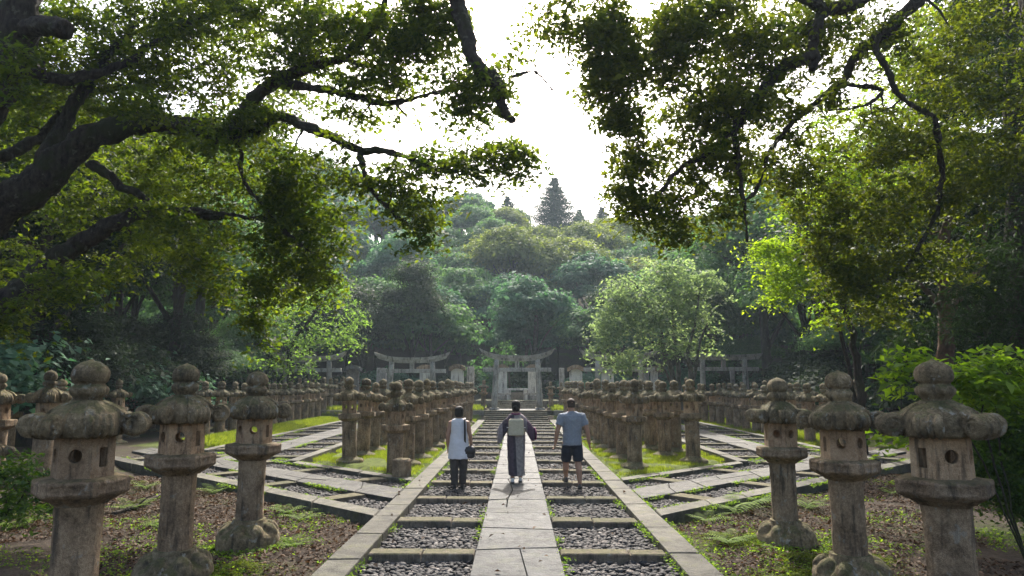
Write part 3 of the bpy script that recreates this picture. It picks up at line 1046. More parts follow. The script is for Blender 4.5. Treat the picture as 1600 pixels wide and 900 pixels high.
def torii(px, Y, span, zb, htop, beamlen, curve, label, mat, lean=0.13, thick=0.34):
    cx = at(px, Y)
    root = empty('stone_gate', (cx, Y, zb))
    h = htop - zb
    nz = h * 0.70
    for sx in (-1, 1):
        mb = MB()
        n = 6
        pts = [(sx * (span / 2 + lean * (1 - t)), 0, t * (h - thick * 0.9 + curve * (span / (beamlen * 0.95)) ** 3.0)) for t in [i / n for i in range(n + 1)]]
        mb.tube(pts, [0.195 - 0.035 * i / n for i in range(n + 1)], 14)
        mb.box(sx * (span / 2 + lean) - 0.3, sx * (span / 2 + lean) + 0.3, -0.3, 0.3, -0.05, 0.12, 0.03)
        mb.build('post', mat, root, True)
    mb = MB(); mb.box(-beamlen / 2 * 0.94, beamlen / 2 * 0.94, -0.12, 0.12, nz, nz + 0.24, 0.015)
    mb.build('tie_beam', mat, root)
    mb = MB(); mb.box(-0.13, 0.13, -0.1, 0.1, nz + 0.242, h - thick, 0.01)
    mb.build('strut', mat, root)
    for nm, z0, z1, L, d, cv in (('lower_lintel', h - thick, h - thick * 0.52, beamlen / 2 * 0.95, 0.15, 1.0), ('lintel', h - thick * 0.51, h, beamlen / 2, 0.22, 1.0)):
        mb = MB()
        rs = []
        for i in range(21):
            t = -1 + 2 * i / 20
            up = curve * abs(t) ** 3.0
            x = t * L
            fl = 1 + 0.25 * abs(t) ** 3
            zz0, zz1 = z0 + up, z0 + up + (z1 - z0) * fl
            rs.append([(x, -d, zz0), (x, d, zz0), (x + (0.12 * t ** 3), d * 1.1, zz1), (x + 0.12 * t ** 3, -d * 1.1, zz1)])
        mb.rings(rs)
        mb.build(nm, mat, root)
    tag(root, label, 'stone gate', 'stone gates before the graves')


torii(808, 42.0, 2.50, 0.46, 3.72, 4.42, 0.42, 'central stone gate with upswept lintel over the steps, behind the walkers', M['granite'], 0.14)
torii(643, 42.4, 2.50, 0.46, 3.62, 4.45, 0.30, 'stone gate on the left with weathered lintel, white slab behind its right post', M['granite'], 0.17)
torii(480, 43.2, 2.65, 0.46, 3.72, 4.5, 0.26, 'far left dark stone gate partly hidden by green leaves', M['granite'], 0.12)
torii(968, 42.8, 2.62, 0.46, 3.75, 4.7, 0.36, 'stone gate right of the central one, mostly hidden by the pale tree', M['granite'], 0.1)
torii(1132, 43.2, 2.62, 0.46, 3.82, 4.6, 0.06, 'far right mossy stone gate with straight lintel beside the pale tree', M['granite'], 0.05)


def grave(px, Y, z, w, hs, capw, label, mat=None, capped=True, flat=False):
    mat = mat or M['slab']
    root = empty('grave_stone', (at(px, Y), Y, z))
    mb = MB(); mb.box(-w * 0.75, w * 0.75, -0.4, 0.4, -0.05, 0.3, 0.03); mb.build('plinth', M['granite'], root)
    b = 0.3
    mb = MB()
    x = w / 2
    pr = [(-x, b), (x, b), (x, b + hs)] + ([(x * math.cos(R(a)), b + hs + x * 0.55 * math.sin(R(a))) for a in range(15, 180, 15)] if not flat else []) + [(-x, b + hs)]
    mb.rings([[(p, -0.13, q) for p, q in pr], [(p, 0.13, q) for p, q in pr]])
    # raised border round the face and carved columns of script
    f = -0.131
    for x0, x1, z0, z1 in ((-x * 0.98, -x * 0.82, b, b + hs), (x * 0.82, x * 0.98, b, b + hs), (-x * 0.82, x * 0.82, b + hs - 0.09, b + hs - 0.01)):
        mb.box(x0, x1, f - 0.02, f + 0.01, z0, z1)
    mb.build('slab', mat, root)
    mb = MB()
    for k in range(9):
        zz = b + hs * 0.16 + k * hs * 0.075
        q = 0.04 + 0.02 * ((k * 7) % 3)
        mb.box(-q, q, f - 0.004, f + 0.005, zz, zz + 0.018)
        mb.box(-0.012, 0.012, f - 0.0045, f + 0.005, zz + 0.019, zz + 0.05)
    mb.build('carving', M['granite'], root)
    if capped:
        mb = MB()
        outer, inner = [], []
        for i in range(17):
            t = -1 + 2 * i / 16
            zc = b + hs + x * 0.5 * math.sqrt(max(0, 1 - (t * 0.8) ** 2)) + 0.02 + 0.10 * max(0, abs(t) - 0.8) / 0.2 - 0.16 * abs(t) ** 3
            outer.append((t * capw / 2, zc + 0.24 + 0.06 * (1 - t * t)))
            inner.append((t * capw / 2 * 0.97, zc))
        loop = inner + outer[::-1]
        mb.rings([[(p, -0.36, q) for p, q in loop], [(p, 0.36, q) for p, q in loop]])
        mb.build('cap', M['lantern'] if mat is M['slab'] else mat, root)
    tag(root, label, 'grave stone', 'carved grave stones')


grave(785.3, 46.4, 0.94, 0.60, 1.6, 0.9, 'left of two tall pale slabs inside the central gate')
grave(832, 46.4, 0.94, 0.60, 1.6, 0.9, 'right of two tall pale slabs inside the central gate')
grave(714.5, 46.5, 0.5, 0.84, 2.0, 1.12, 'pale round topped slab with curved cap between the left and central gates')
grave(664, 46.5, 0.5, 0.70, 2.0, 1.1, 'pale slab seen through the left gate beside its right post')
grave(550.5, 46.5, 0.5, 0.85, 1.95, 1.15, 'dark capped stone under the trees between the two left gates', M['wall'])
grave(900, 46.5, 0.5, 0.84, 1.95, 1.15, 'pale arched slab with heavy cap just right of the central gate')
grave(949.5, 46.5, 0.5, 0.80, 1.85, 1.05, 'pale slab inside the gate that the pale tree hides')
grave(1022.5, 46.8, 0.5, 0.45, 1.95, 0.8, 'narrow pale capped slab behind the trunks of the pale tree')
for px, py, Y, w, lab in ((735.5, 573, 46, 0.46, 'plain square stone post left of the central gate'), (877.5, 575, 46, 0.34, 'slim mottled stone post right of the central gate'),
                          (597, 575, 47, 0.62, 'broad square stone post beside the left post of the left gate'), (1010, 577, 46, 0.28, 'slim lit stone post behind the pale tree'),
                          (1144, 577, 46, 0.24, 'slim stone post inside the far right gate'), (228, 573, 30, 0.44, 'tall square stone post in the shade at the left')):
    top = P(px, py, Y)
    zb = 0.46 if Y > 40 else -0.1
    mb = MB(); h = w / 2
    mb.box(-h, h, -h, h, 0, top.z - zb, 0.03)
    o = mb.build('stone_post', M['granite']); o.location = (top.x, Y, zb)
    tag(o, lab, 'stone post', 'square stone posts')
# offering table between the slabs
root = empty('offering_table', (0, 46.0, 0.945))
mb = MB(); mb.box(-0.72, 0.72, -0.25, 0.25, 0.64, 0.76, 0.015); mb.build('table_top', M['slab'], root)
for sx in (-1, 1):
    mb = MB(); mb.box(sx * 0.55 - 0.13, sx * 0.55 + 0.13, -0.2, 0.2, -0.01, 0.64); mb.build('leg', M['slab'], root)
mb = MB(); mb.box(-0.72, 0.72, 0.62, 0.8, -0.01, 0.5); mb.build('back_panel', M['wall'], root)
tag(root, 'pale stone offering table between the two slabs inside the central gate', 'stone table')
for i, sx in enumerate((-1, 1)):
    root = empty('low_stone_fence', (sx * 1.05, 45.3, 0.945))
    mb = MB(); mb.box(-0.62, 0.62, -0.06, 0.06, 0.36, 0.46, 0.01); mb.build('rail', M['granite'], root)
    for k in range(5):
        mb = MB(); mb.box(-0.58 + 0.29 * k - 0.06, -0.58 + 0.29 * k + 0.06, -0.05, 0.05, -0.01, 0.36); mb.build('baluster', M['granite'], root)
    tag(root, f'low stone fence below the {"left" if sx < 0 else "right"} pale slab at the top of the steps', 'stone fence', 'low fences before the tomb')
#@@PART3
# ------------------------------------------------------------------ people
def joined(me_list, vox, name, mat, smooth_it=4):
    mb = MB()
    for m in me_list: mb.add(m.v, m.f)
    return remeshed(mb, name, mat, vox, smooth_it, 0, 0)


def limb(pts, rad, n=12):
    return MB().tube(pts, rad, n)


def hand(mbs, wrist, d, side, curl=0.5, fw=1.0):
    """palm, four fingers and a thumb below the wrist; d = direction the hand hangs"""
    d = Vector(d).normalized()
    fwd = Vector((0, 1, 0)); fwd = (fwd - d * fwd.dot(d)).normalized()      # thumb side points forward
    inn = d.cross(fwd) * (1 if side > 0 else -1)                              # towards the palm
    w = Vector(wrist)
    pal = MB()
    rs = []
    for t, a, b in ((-0.02, 0.028, 0.022), (0.02, 0.034, 0.019), (0.06, 0.042, 0.018), (0.088, 0.041, 0.016), (0.1, 0.03, 0.012)):
        rs.append([w + d * t + fwd * (a * math.cos(2 * PI * k / 12)) + inn * (b * math.sin(2 * PI * k / 12)) for k in range(12)])
    pal.rings(rs); mbs.append(pal)
    for i, L in enumerate((0.070, 0.080, 0.074, 0.058)):
        o = w + d * 0.085 + fwd * (0.030 - 0.020 * i)
        a1 = curl * 0.5; a2 = curl * 1.1; a3 = curl * 1.6
        pts = [o - d * 0.015, o]
        for q, seg in ((a1, 0.45), (a2, 0.32), (a3, 0.23)):
            pts.append(pts[-1] + (d * math.cos(q) + inn * math.sin(q)) * L * seg)
        mbs.append(limb(pts, [0.0085, 0.0088, 0.0082, 0.0075, 0.006], 8))
    o = w + d * 0.03 + fwd * 0.03
    mbs.append(limb([o - fwd * 0.015, o + fwd * 0.018 + d * 0.022 + inn * 0.008, o + fwd * 0.024 + d * 0.048 + inn * 0.018, o + fwd * 0.022 + d * 0.068 + inn * 0.026], [0.012, 0.0115, 0.0095, 0.007], 8))


def head(mbs, c, s=1.0, turn=0.0):
    """skull with jaw, nose, brow and ears; looks to +y, turned by `turn`"""
    T = Matrix.Translation(c) @ Matrix.Rotation(turn, 4, 'Z') @ Matrix.Scale(s, 4)
    m = MB()
    m.loft([(0, 0.03, -0.125, 0.022, 0.026), (0, 0.035, -0.112, 0.042, 0.046), (0, 0.02, -0.08, 0.058, 0.07), (0, 0.006, -0.04, 0.068, 0.087), (0, 0.0, 0.0, 0.075, 0.096),
            (0, -0.004, 0.045, 0.077, 0.098), (0, -0.006, 0.08, 0.068, 0.086), (0, -0.006, 0.105, 0.045, 0.058), (0, -0.006, 0.117, 0.012, 0.015)], 18)
    m.rings([[(-0.008, 0.085, 0.02), (0.008, 0.085, 0.02), (0.006, 0.096, 0.018), (-0.006, 0.096, 0.018)], [(-0.017, 0.08, -0.032), (0.017, 0.08, -0.032), (0.010, 0.117, -0.026), (-0.010, 0.117, -0.026)]])
    m.ball((0, 0.088, -0.062), 0.024, 0.012, 0.009, 10, 6)
    m.ball((0, 0.085, 0.028), 0.055, 0.014, 0.010, 10, 6)
    for sx in (-1, 1): m.ball((sx * 0.079, -0.008, -0.005), 0.012, 0.020, 0.032, 10, 7)
    m.v = [tuple(T @ Vector(p)) for p in m.v]
    mbs.append(m)
    return T


def eyes(T, root, body):
    for sx in (-1, 1):
        m = MB(); m.ball((sx * 0.031, 0.085, 0.004), 0.013, 0.011, 0.009, 10, 7)
        m.v = [tuple(T @ Vector(p)) for p in m.v]
        m.build('eye', M['hair'], body, True)


def shell_of(T, secs, name, mat, parent, n=18):
    m = MB(); m.loft(secs, n)
    m.v = [tuple(T @ Vector(p)) for p in m.v]
    return link(name, remeshed(m, name, mat, 0.010, 2, 0.012, 0.008), parent)


def shoe(ankle, yaw, lift, name, mat, parent, L=0.27, pitch=0.0, w=1.0):
    m = MB()
    secs = []
    for t, hw, top in ((-0.085, 0.020, 0.055), (-0.07, 0.033, 0.075), (-0.03, 0.036, 0.095), (0.02, 0.036, 0.09), (0.07, 0.042, 0.065), (0.12, 0.045, 0.052), (0.155, 0.038, 0.042), (0.178, 0.018, 0.03)):
        t *= L / 0.27
        hw *= w
        secs.append([(-hw, t, 0.0), (hw, t, 0.0), (hw * 1.02, t, 0.02), (hw * 0.85, t, top * 0.75), (hw * 0.35, t, top), (-hw * 0.35, t, top), (-hw * 0.85, t, top * 0.75), (-hw * 1.02, t, 0.02)])
    m.rings(secs)
    T = Matrix.Translation(ankle) @ Matrix.Rotation(yaw, 4, 'Z') @ Matrix.Rotation(pitch, 4, 'X')
    m.v = [tuple(T @ Vector(p)) for p in m.v]
    return m.build(name, mat, parent, True)


def cloth(parts, name, mat, parent, vox=0.011, sm=3, wr=0.010):
    mb = MB()
    for m in parts: mb.add(m.v, m.f)
    return link(name, remeshed(mb, name, mat, vox, sm, wr, 0.0), parent)


# ---- the woman in the sleeveless blouse
Y = 14.05
root = empty('person', (at(718, Y), Y, -0.058))
S = 1.61
b = []
T = head(b, Vector((0, 0.02, 1.492)), 0.98, 0.0)
b.append(MB().loft([(0, 0.0, 0.78, 0.15, 0.115), (0, 0, 0.86, 0.172, 0.13), (0, 0.0, 0.98, 0.148, 0.11), (0, 0.0, 1.1, 0.145, 0.105), (0, 0, 1.22, 0.158, 0.112), (0, -0.005, 1.29, 0.162, 0.098), (0, -0.008, 1.335, 0.12, 0.07), (0, 0.0, 1.36, 0.055, 0.05), (0, 0.012, 1.44, 0.047, 0.048)], 18))
for sx, foot in ((-1, (-0.075, -0.03)), (1, (0.07, 0.10))):
    b.append(limb([(sx * 0.088, 0, 0.86), (sx * 0.09, 0.0, 0.70), (sx * 0.085, (foot[1]) * 0.4 + 0.015, 0.47), (sx * 0.08, foot[1] * 0.8 - 0.01, 0.30), (foot[0], foot[1], 0.09), (foot[0], foot[1] + 0.03, 0.045)], [0.10, 0.088, 0.06, 0.055, 0.036, 0.034]))
    sh = Vector((sx * 0.165, -0.005, 1.285))
    if sx < 0: el, wr = Vector((-0.225, -0.03, 1.02)), Vector((-0.222, 0.03, 0.80))
    else: el, wr = Vector((0.225, -0.02, 1.03)), Vector((0.245, 0.06, 0.82))
    b.append(limb([Vector((sx * 0.12, 0, 1.29)), sh, sh.lerp(el, 0.45), el, el.lerp(wr, 0.35), wr], [0.05, 0.056, 0.05, 0.040, 0.040, 0.027]))
    hand(b, wr, (el - wr) * -1 + Vector((0, 0.01, 0)), sx, 0.6)
body = link('body', joined(b, 0.0085, 'body', M['skin']), root)
eyes(T, root, body)
shell_of(T, [(0, -0.03, -0.105, 0.055, 0.055), (0, -0.03, -0.085, 0.078, 0.078), (0, -0.022, -0.04, 0.089, 0.092), (0, -0.016, 0.02, 0.092, 0.102), (0, -0.012, 0.07, 0.088, 0.102), (0, -0.012, 0.105, 0.065, 0.078), (0, -0.012, 0.128, 0.02, 0.025)], 'hair', M['hair'], root)
bl = [MB().loft([(0, 0, 0.575, 0.222, 0.158), (0, 0, 0.66, 0.215, 0.155), (0, 0, 0.78, 0.205, 0.150), (0, 0, 0.9, 0.192, 0.142), (0, 0, 1.02, 0.178, 0.13), (0, 0, 1.14, 0.17, 0.122), (0, 0, 1.24, 0.174, 0.122), (0, -0.005, 1.3, 0.165, 0.105), (0, -0.008, 1.345, 0.135, 0.082), (0, -0.002, 1.368, 0.075, 0.062)], 24)]
cloth(bl, 'blouse', M['blouse'], root, 0.010, 3, 0.034)
tr = []
for sx, foot in ((-1, (-0.075, -0.03)), (1, (0.07, 0.10))):
    tr.append(limb([(sx * 0.085, 0, 0.88), (sx * 0.092, 0.0, 0.70), (sx * 0.088, foot[1] * 0.4 + 0.01, 0.47), (sx * 0.082, foot[1] * 0.8, 0.28), (foot[0], foot[1] + 0.0, 0.075)], [0.098, 0.108, 0.088, 0.078, 0.070], 16))
tr.append(MB().loft([(0, 0, 0.72, 0.17, 0.125), (0, 0, 0.86, 0.178, 0.13), (0, 0, 0.95, 0.155, 0.112)], 20))
cloth(tr, 'trousers', M['trouser'], root, 0.010, 2, 0.016)
for sx, foot in ((-1, (-0.075, -0.03)), (1, (0.07, 0.10))):
    shoe((foot[0], foot[1] + 0.01, 0.0), -0.08 * sx, 0, 'shoe', M['shoe'], root, 0.24)
tag(root, 'woman seen from behind in white sleeveless blouse and dark trousers, black bag at hip', 'person', 'people walking up the path')
bx, by = root.location.x, root.location.y
bag = empty('shoulder_bag', (bx + 0.205, by - 0.03, 0.645))
mb = MB(); mb.loft([(0, 0, -0.115, 0.10, 0.055), (0, 0, -0.09, 0.125, 0.07), (0, 0, 0.02, 0.135, 0.068), (0, 0, 0.09, 0.115, 0.05), (0, 0, 0.12, 0.08, 0.03)], 16, 2.8)
link('pouch', remeshed(mb, 'pouch', M['bag'], 0.010, 2, 0.006, 0), bag)
mb = MB()
mb.loft([(0, -0.072, -0.03, 0.10, 0.012), (0, -0.075, 0.05, 0.11, 0.012), (0, -0.05, 0.105, 0.1, 0.02)], 12, 3)
mb.build('flap', M['bag'], bag, True)
mb = MB()
sp = [(-0.07, -0.03, 0.10), (-0.075, -0.09, 0.25), (-0.075, -0.12, 0.42), (-0.078, -0.115, 0.55), (-0.085, -0.07, 0.64), (-0.088, 0.0, 0.672), (-0.07, 0.075, 0.62), (-0.03, 0.135, 0.45), (0.02, 0.11, 0.25), (0.05, 0.04, 0.10)]
for off in (-0.012, 0.0, 0.012):
    mb.tube([(x + off, y, z) for x, y, z in sp], 0.008, 6)
mb.build('strap', M['bag'], bag, True)
tag(bag, 'black shoulder bag hanging at the right hip of the woman in white', 'bag')

# ---- the woman in the kimono
Y = 14.15
root = empty('person', (at(806.5, Y), Y, 0.022))
b = []
T = head(b, Vector((-0.0, 0.03, 1.52)), 1.0, -0.15)
b.append(MB().loft([(0, 0, 0.75, 0.15, 0.115), (0, 0, 0.88, 0.165, 0.12), (0, 0, 1.1, 0.145, 0.11), (0, 0, 1.25, 0.155, 0.10), (0, 0, 1.31, 0.13, 0.08), (0, 0, 1.36, 0.06, 0.055), (0, 0.015, 1.46, 0.047, 0.048)], 18))
KF = ((-1, (-0.075, 0.0)), (1, (0.085, 0.16)))
for sx, foot in KF:
    b.append(limb([(sx * 0.08, 0, 0.85), (sx * 0.08, 0, 0.68), (sx * 0.075, foot[1] * 0.4 + 0.015, 0.46), (sx * 0.078, foot[1] * 0.8, 0.28), (foot[0], foot[1], 0.10), (foot[0], foot[1] + 0.02, 0.06)], [0.09, 0.085, 0.058, 0.052, 0.036, 0.034]))
    sh = Vector((sx * 0.15, 0, 1.27)); el = Vector((sx * 0.215, 0.0, 1.10)); wr = Vector((sx * 0.10, 0.185, 1.08))
    b.append(limb([Vector((sx * 0.10, 0, 1.28)), sh, sh.lerp(el, 0.5), el, el.lerp(wr, 0.4), wr], [0.045, 0.046, 0.044, 0.04, 0.038, 0.026]))
    hand(b, wr, wr - el, sx, 0.7)
body = link('body', joined(b, 0.0085, 'body', M['skin']), root)
eyes(T, root, body)
shell_of(T, [(0, -0.035, -0.10, 0.05, 0.048), (0, -0.035, -0.075, 0.075, 0.072), (0, -0.024, -0.03, 0.087, 0.09), (0, -0.016, 0.03, 0.092, 0.104), (0, -0.014, 0.08, 0.086, 0.1), (0, -0.016, 0.115, 0.06, 0.075), (0, -0.02, 0.135, 0.02, 0.025)], 'hair', M['hair'], root)
mb = MB(); mb.ball((0, -0.115, -0.02), 0.05, 0.045, 0.05, 14, 9); mb.v = [tuple(T @ Vector(p)) for p in mb.v]
mb.build('hair_bun', M['hair'], root, True)
rb = [MB().loft([(0.01, 0.04, 0.15, 0.165, 0.155), (0.005, 0.035, 0.24, 0.168, 0.155), (0.0, 0.025, 0.45, 0.172, 0.148), (0, 0.01, 0.68, 0.182, 0.146), (0, 0, 0.88, 0.186, 0.145), (0, 0, 1.05, 0.178, 0.136), (0, 0, 1.2, 0.185, 0.13), (0, 0, 1.3, 0.19, 0.115), (0, -0.005, 1.355, 0.15, 0.085), (0, 0.0, 1.385, 0.085, 0.07)], 26)]
for sx in (-1, 1):     # wide hanging sleeves
    rs = []
    for t in (0.0, 0.35, 0.7, 1.0):
        cx = sx * (0.14 + 0.235 * t)
        ztop = 1.345 - 0.16 * t - 0.10 * t * t
        zlow = 1.12 - (0.34 if sx < 0 else 0.30) * min(1, t * 1.35)
        yy = -0.02 + 0.05 * t
        dy = 0.105 - 0.04 * t
        rs.append([(cx + sx * 0.02 * math.cos(a), yy + dy * math.cos(a), (ztop + zlow) / 2 + (ztop - zlow) / 2 * math.sin(a)) for a in [2 * PI * k / 16 for k in range(16)]])
    rb.append(MB().rings(rs))
cloth(rb, 'kimono', M['kimono'], root, 0.011, 2, 0.03)
mb = MB(); mb.tube([(0.085, -0.06, 1.385), (0.03, -0.085, 1.37), (-0.03, -0.085, 1.37), (-0.085, -0.06, 1.385), (-0.08, 0.03, 1.38), (-0.03, 0.09, 1.30), (0.0, 0.125, 1.2)], 0.018, 8)
mb.build('collar', M['kimpurple'], root, True)
mb = MB(); mb.loft([(0.40, 0.02, 0.86, 0.016, 0.045), (0.405, 0.03, 0.98, 0.018, 0.055), (0.375, 0.03, 1.1, 0.016, 0.05)], 12)
mb.build('sleeve_lining', M['kimpurple'], root, True)
mb = MB(); mb.loft([(0, 0, 0.97, 0.186, 0.148), (0, 0, 1.27, 0.192, 0.145)], 26); mb.build('obi_band', M['obi'], root, True)
mb = MB(); mb.box(-0.152, 0.15, -0.235, -0.12, 0.955, 1.285, 0.03)
knot = link('obi_knot', remeshed(mb, 'obi_knot', M['obi'], 0.012, 3, 0.018, 0), root)
mb = MB(); mb.box(-0.19, 0.19, -0.155, -0.142, 1.10, 1.118); mb.build('obi_cord', M['tabi'], root)
for sx, foot in KF:
    o = shoe((foot[0], foot[1] + 0.02, 0.028), -0.06 * sx, 0, 'tabi_sock', M['tabi'], root, 0.22, 0.0, 0.92)
    mb = MB(); mb.tube([(foot[0], foot[1] + 0.02, 0.09), (foot[0], foot[1] + 0.01, 0.17)], [0.045, 0.048], 12); mb.build('sock_cuff', M['tabi'], root, True)
    mb = MB(); mb.loft([(foot[0], foot[1] + 0.055, 0.0, 0.042, 0.128), (foot[0], foot[1] + 0.055, 0.027, 0.043, 0.13)], 16, 2.6); mb.build('sandal', M['shoe'], root, True)
tag(root, 'woman seen from behind in a grey and plum patchwork kimono with cream obi', 'person', 'people walking up the path')

# ---- the man in shorts
Y = 14.08
root = empty('person', (at(893, Y), Y, -0.058))
b = []
T = head(b, Vector((-0.015, 0.03, 1.638)), 1.05, 0.25)
b.append(MB().loft([(0, 0, 0.84, 0.15, 0.115), (0, 0, 0.94, 0.168, 0.125), (0, 0, 1.06, 0.158, 0.115), (0, 0, 1.2, 0.172, 0.118), (0, 0, 1.34, 0.195, 0.125), (0, -0.005, 1.42, 0.195, 0.108), (0, -0.008, 1.47, 0.14, 0.078), (-0.005, 0.005, 1.51, 0.068, 0.062), (-0.01, 0.02, 1.58, 0.058, 0.06)], 18))
MF = ((-1, (-0.115, 0.30), 0.082, 0.0), (1, (0.135, -0.08), 0.0, -0.25))
for sx, foot, lift, pt in MF:
    kn = (sx * 0.115, foot[1] * 0.42 + 0.05, 0.50)
    b.append(limb([(sx * 0.095, 0, 0.90), (sx * 0.105, foot[1] * 0.15 + 0.01, 0.72), kn, (sx * 0.122, foot[1] * 0.7 - 0.005, 0.36), (foot[0], foot[1], 0.13 + lift), (foot[0], foot[1] + 0.03, 0.06 + lift)], [0.105, 0.09, 0.062, 0.064, 0.040, 0.040]))
    sh = Vector((sx * 0.205, -0.005, 1.405))
    if sx < 0: el, wr = Vector((-0.30, -0.04, 1.12)), Vector((-0.335, 0.045, 0.875))
    else: el, wr = Vector((0.305, -0.05, 1.125)), Vector((0.345, 0.02, 0.87))
    b.append(limb([Vector((sx * 0.14, 0, 1.41)), sh, sh.lerp(el, 0.4), el, el.lerp(wr, 0.3), wr], [0.06, 0.068, 0.058, 0.045, 0.047, 0.030]))
    hand(b, wr, wr - el, sx, 0.75)
body = link('body', joined(b, 0.0085, 'body', M['skin']), root)
eyes(T, root, body)
shell_of(T, [(0, -0.035, -0.05, 0.068, 0.066), (0, -0.02, -0.02, 0.078, 0.084), (0, -0.008, 0.03, 0.081, 0.098), (0, -0.008, 0.08, 0.074, 0.092), (0, -0.008, 0.11, 0.048, 0.062), (0, -0.008, 0.123, 0.014, 0.018)], 'hair', M['brownhair'], root)
ts = [MB().loft([(0, 0, 0.84, 0.196, 0.152), (0, 0, 0.90, 0.194, 0.15), (0, 0, 0.98, 0.188, 0.142), (0, 0, 1.1, 0.188, 0.135), (0, 0, 1.22, 0.20, 0.136), (0, 0, 1.35, 0.212, 0.14), (0, -0.005, 1.42, 0.21, 0.122), (0, -0.008, 1.475, 0.155, 0.09), (-0.003, 0.0, 1.51, 0.082, 0.074)], 24)]
for sx in (-1, 1):
    sh = Vector((sx * 0.205, -0.005, 1.405)); el = Vector((sx * 0.30, -0.045, 1.12))
    ts.append(limb([Vector((sx * 0.12, 0, 1.41)), sh, sh.lerp(el, 0.35), sh.lerp(el, 0.62)], [0.075, 0.086, 0.084, 0.084], 16))
cloth(ts, 'tee_shirt', M['tee'], root, 0.010, 2, 0.034)
shp = [MB().loft([(0, 0, 0.80, 0.18, 0.14), (0, 0, 0.92, 0.182, 0.138), (0, 0, 0.98, 0.170, 0.125)], 20)]
for sx, foot, lift, pt in MF:
    shp.append(limb([(sx * 0.088, 0, 0.93), (sx * 0.105, foot[1] * 0.15 + 0.005, 0.72), (sx * 0.116, foot[1] * 0.38 + 0.04, 0.53)], [0.10, 0.114, 0.103], 18))
cloth(shp, 'shorts', M['navy'], root, 0.010, 2, 0.016)
for sx, foot, lift, pt in MF:
    shoe((foot[0], foot[1] + 0.01, lift), -0.12 * sx, 0, 'shoe', M['shoe'], root, 0.29, pt * 0.0, 1.08)
tag(root, 'man seen from behind in a grey tee shirt and dark navy shorts, cropped hair', 'person', 'people walking up the path')
#@@PART4
# ------------------------------------------------------------------ foliage
from mathutils import noise as mnoise


def unit(v):
    return v / np.maximum(np.linalg.norm(v, axis=1, keepdims=True), 1e-9)


def leaf_mesh(name, C, L, mat, nrm=None, nmix=0.0, up=0.6, aspect=0.5, fold=0.12, tint=None, droop=0.25, rng=None):
    """one small folded four cornered leaf per centre"""
    rng = rng or RNG
    n = len(C)
    N = rng.normal(0, 1, (n, 3))
    N = unit(N)
    N[:, 2] = np.abs(N[:, 2]) * 0.6 + up
    if nrm is not None:
        N = unit(N) * (1 - nmix) + nrm * nmix
    N = unit(N)
    A = rng.normal(0, 1, (n, 3))
    A[:, 2] -= droop
    A = A - N * np.sum(A * N, 1, keepdims=True)
    A = unit(A)
    B = np.cross(N, A)
    L = np.broadcast_to(np.asarray(L, dtype=float).reshape(-1, 1), (n, 1)) * np.exp(rng.normal(0, 0.26, (n, 1)))
    W = L * aspect * rng.uniform(0.8, 1.2, (n, 1))
    V = np.empty((n, 4, 3))
    V[:, 0] = C - A * L * 0.5
    V[:, 1] = C + B * W * 0.5 + N * L * fold
    V[:, 2] = C + A * L * 0.5
    V[:, 3] = C - B * W * 0.5 + N * L * fold
    F = np.arange(n * 4).reshape(n, 4)
    if tint is None: tint = rng.random(n)
    return np_mesh(name, V.reshape(-1, 3), F, mat, False, np.clip(tint, 0, 1))


def spray(centers, per, sxy, sz, size, mat, name, rng=None, up=0.6, aspect=0.5, tintspread=0.3):
    rng = rng or RNG
    c = np.asarray(centers, dtype=float)
    k = len(c)
    cnt = rng.integers(int(per * 0.6), int(per * 1.4) + 1, k)
    idx = np.repeat(np.arange(k), cnt)
    n = len(idx)
    s = rng.uniform(0.7, 1.3, k)[idx][:, None]
    off = np.clip(rng.normal(0, 1, (n, 3)), -1.75, 1.75) * np.array([sxy, sxy, sz]) * s
    # each spray is a thin sheet, tilted its own way and arched down at its rim
    sl = rng.normal(0, 0.35, (k, 2))[idx]
    off[:, 2] += off[:, 0] * sl[:, 0] + off[:, 1] * sl[:, 1] - 0.5 * (off[:, 0] ** 2 + off[:, 1] ** 2) / max(sxy, 1e-6) * 0.45
    ct = rng.normal(0.5, 0.2, k)[idx]
    tint = ct + rng.normal(0, tintspread, n) * 0.6
    return leaf_mesh(name, c[idx] + off, size, mat, None, 0, up, aspect, 0.12, tint, 0.3, rng)


def bez(pts, n):
    """smooth curve through points (Catmull-Rom), n samples per span"""
    p = [Vector(q) for q in pts]
    p = [p[0] * 2 - p[1]] + p + [p[-1] * 2 - p[-2]]
    out = []
    for i in range(1, len(p) - 2):
        for k in range(n):
            t = k / n
            a, b, c, d = p[i - 1], p[i], p[i + 1], p[i + 2]
            out.append(0.5 * ((2 * b) + (c - a) * t + (2 * a - 5 * b + 4 * c - d) * t * t + (3 * b - a - 3 * c + d) * t ** 3))
    out.append(p[-2])
    return out


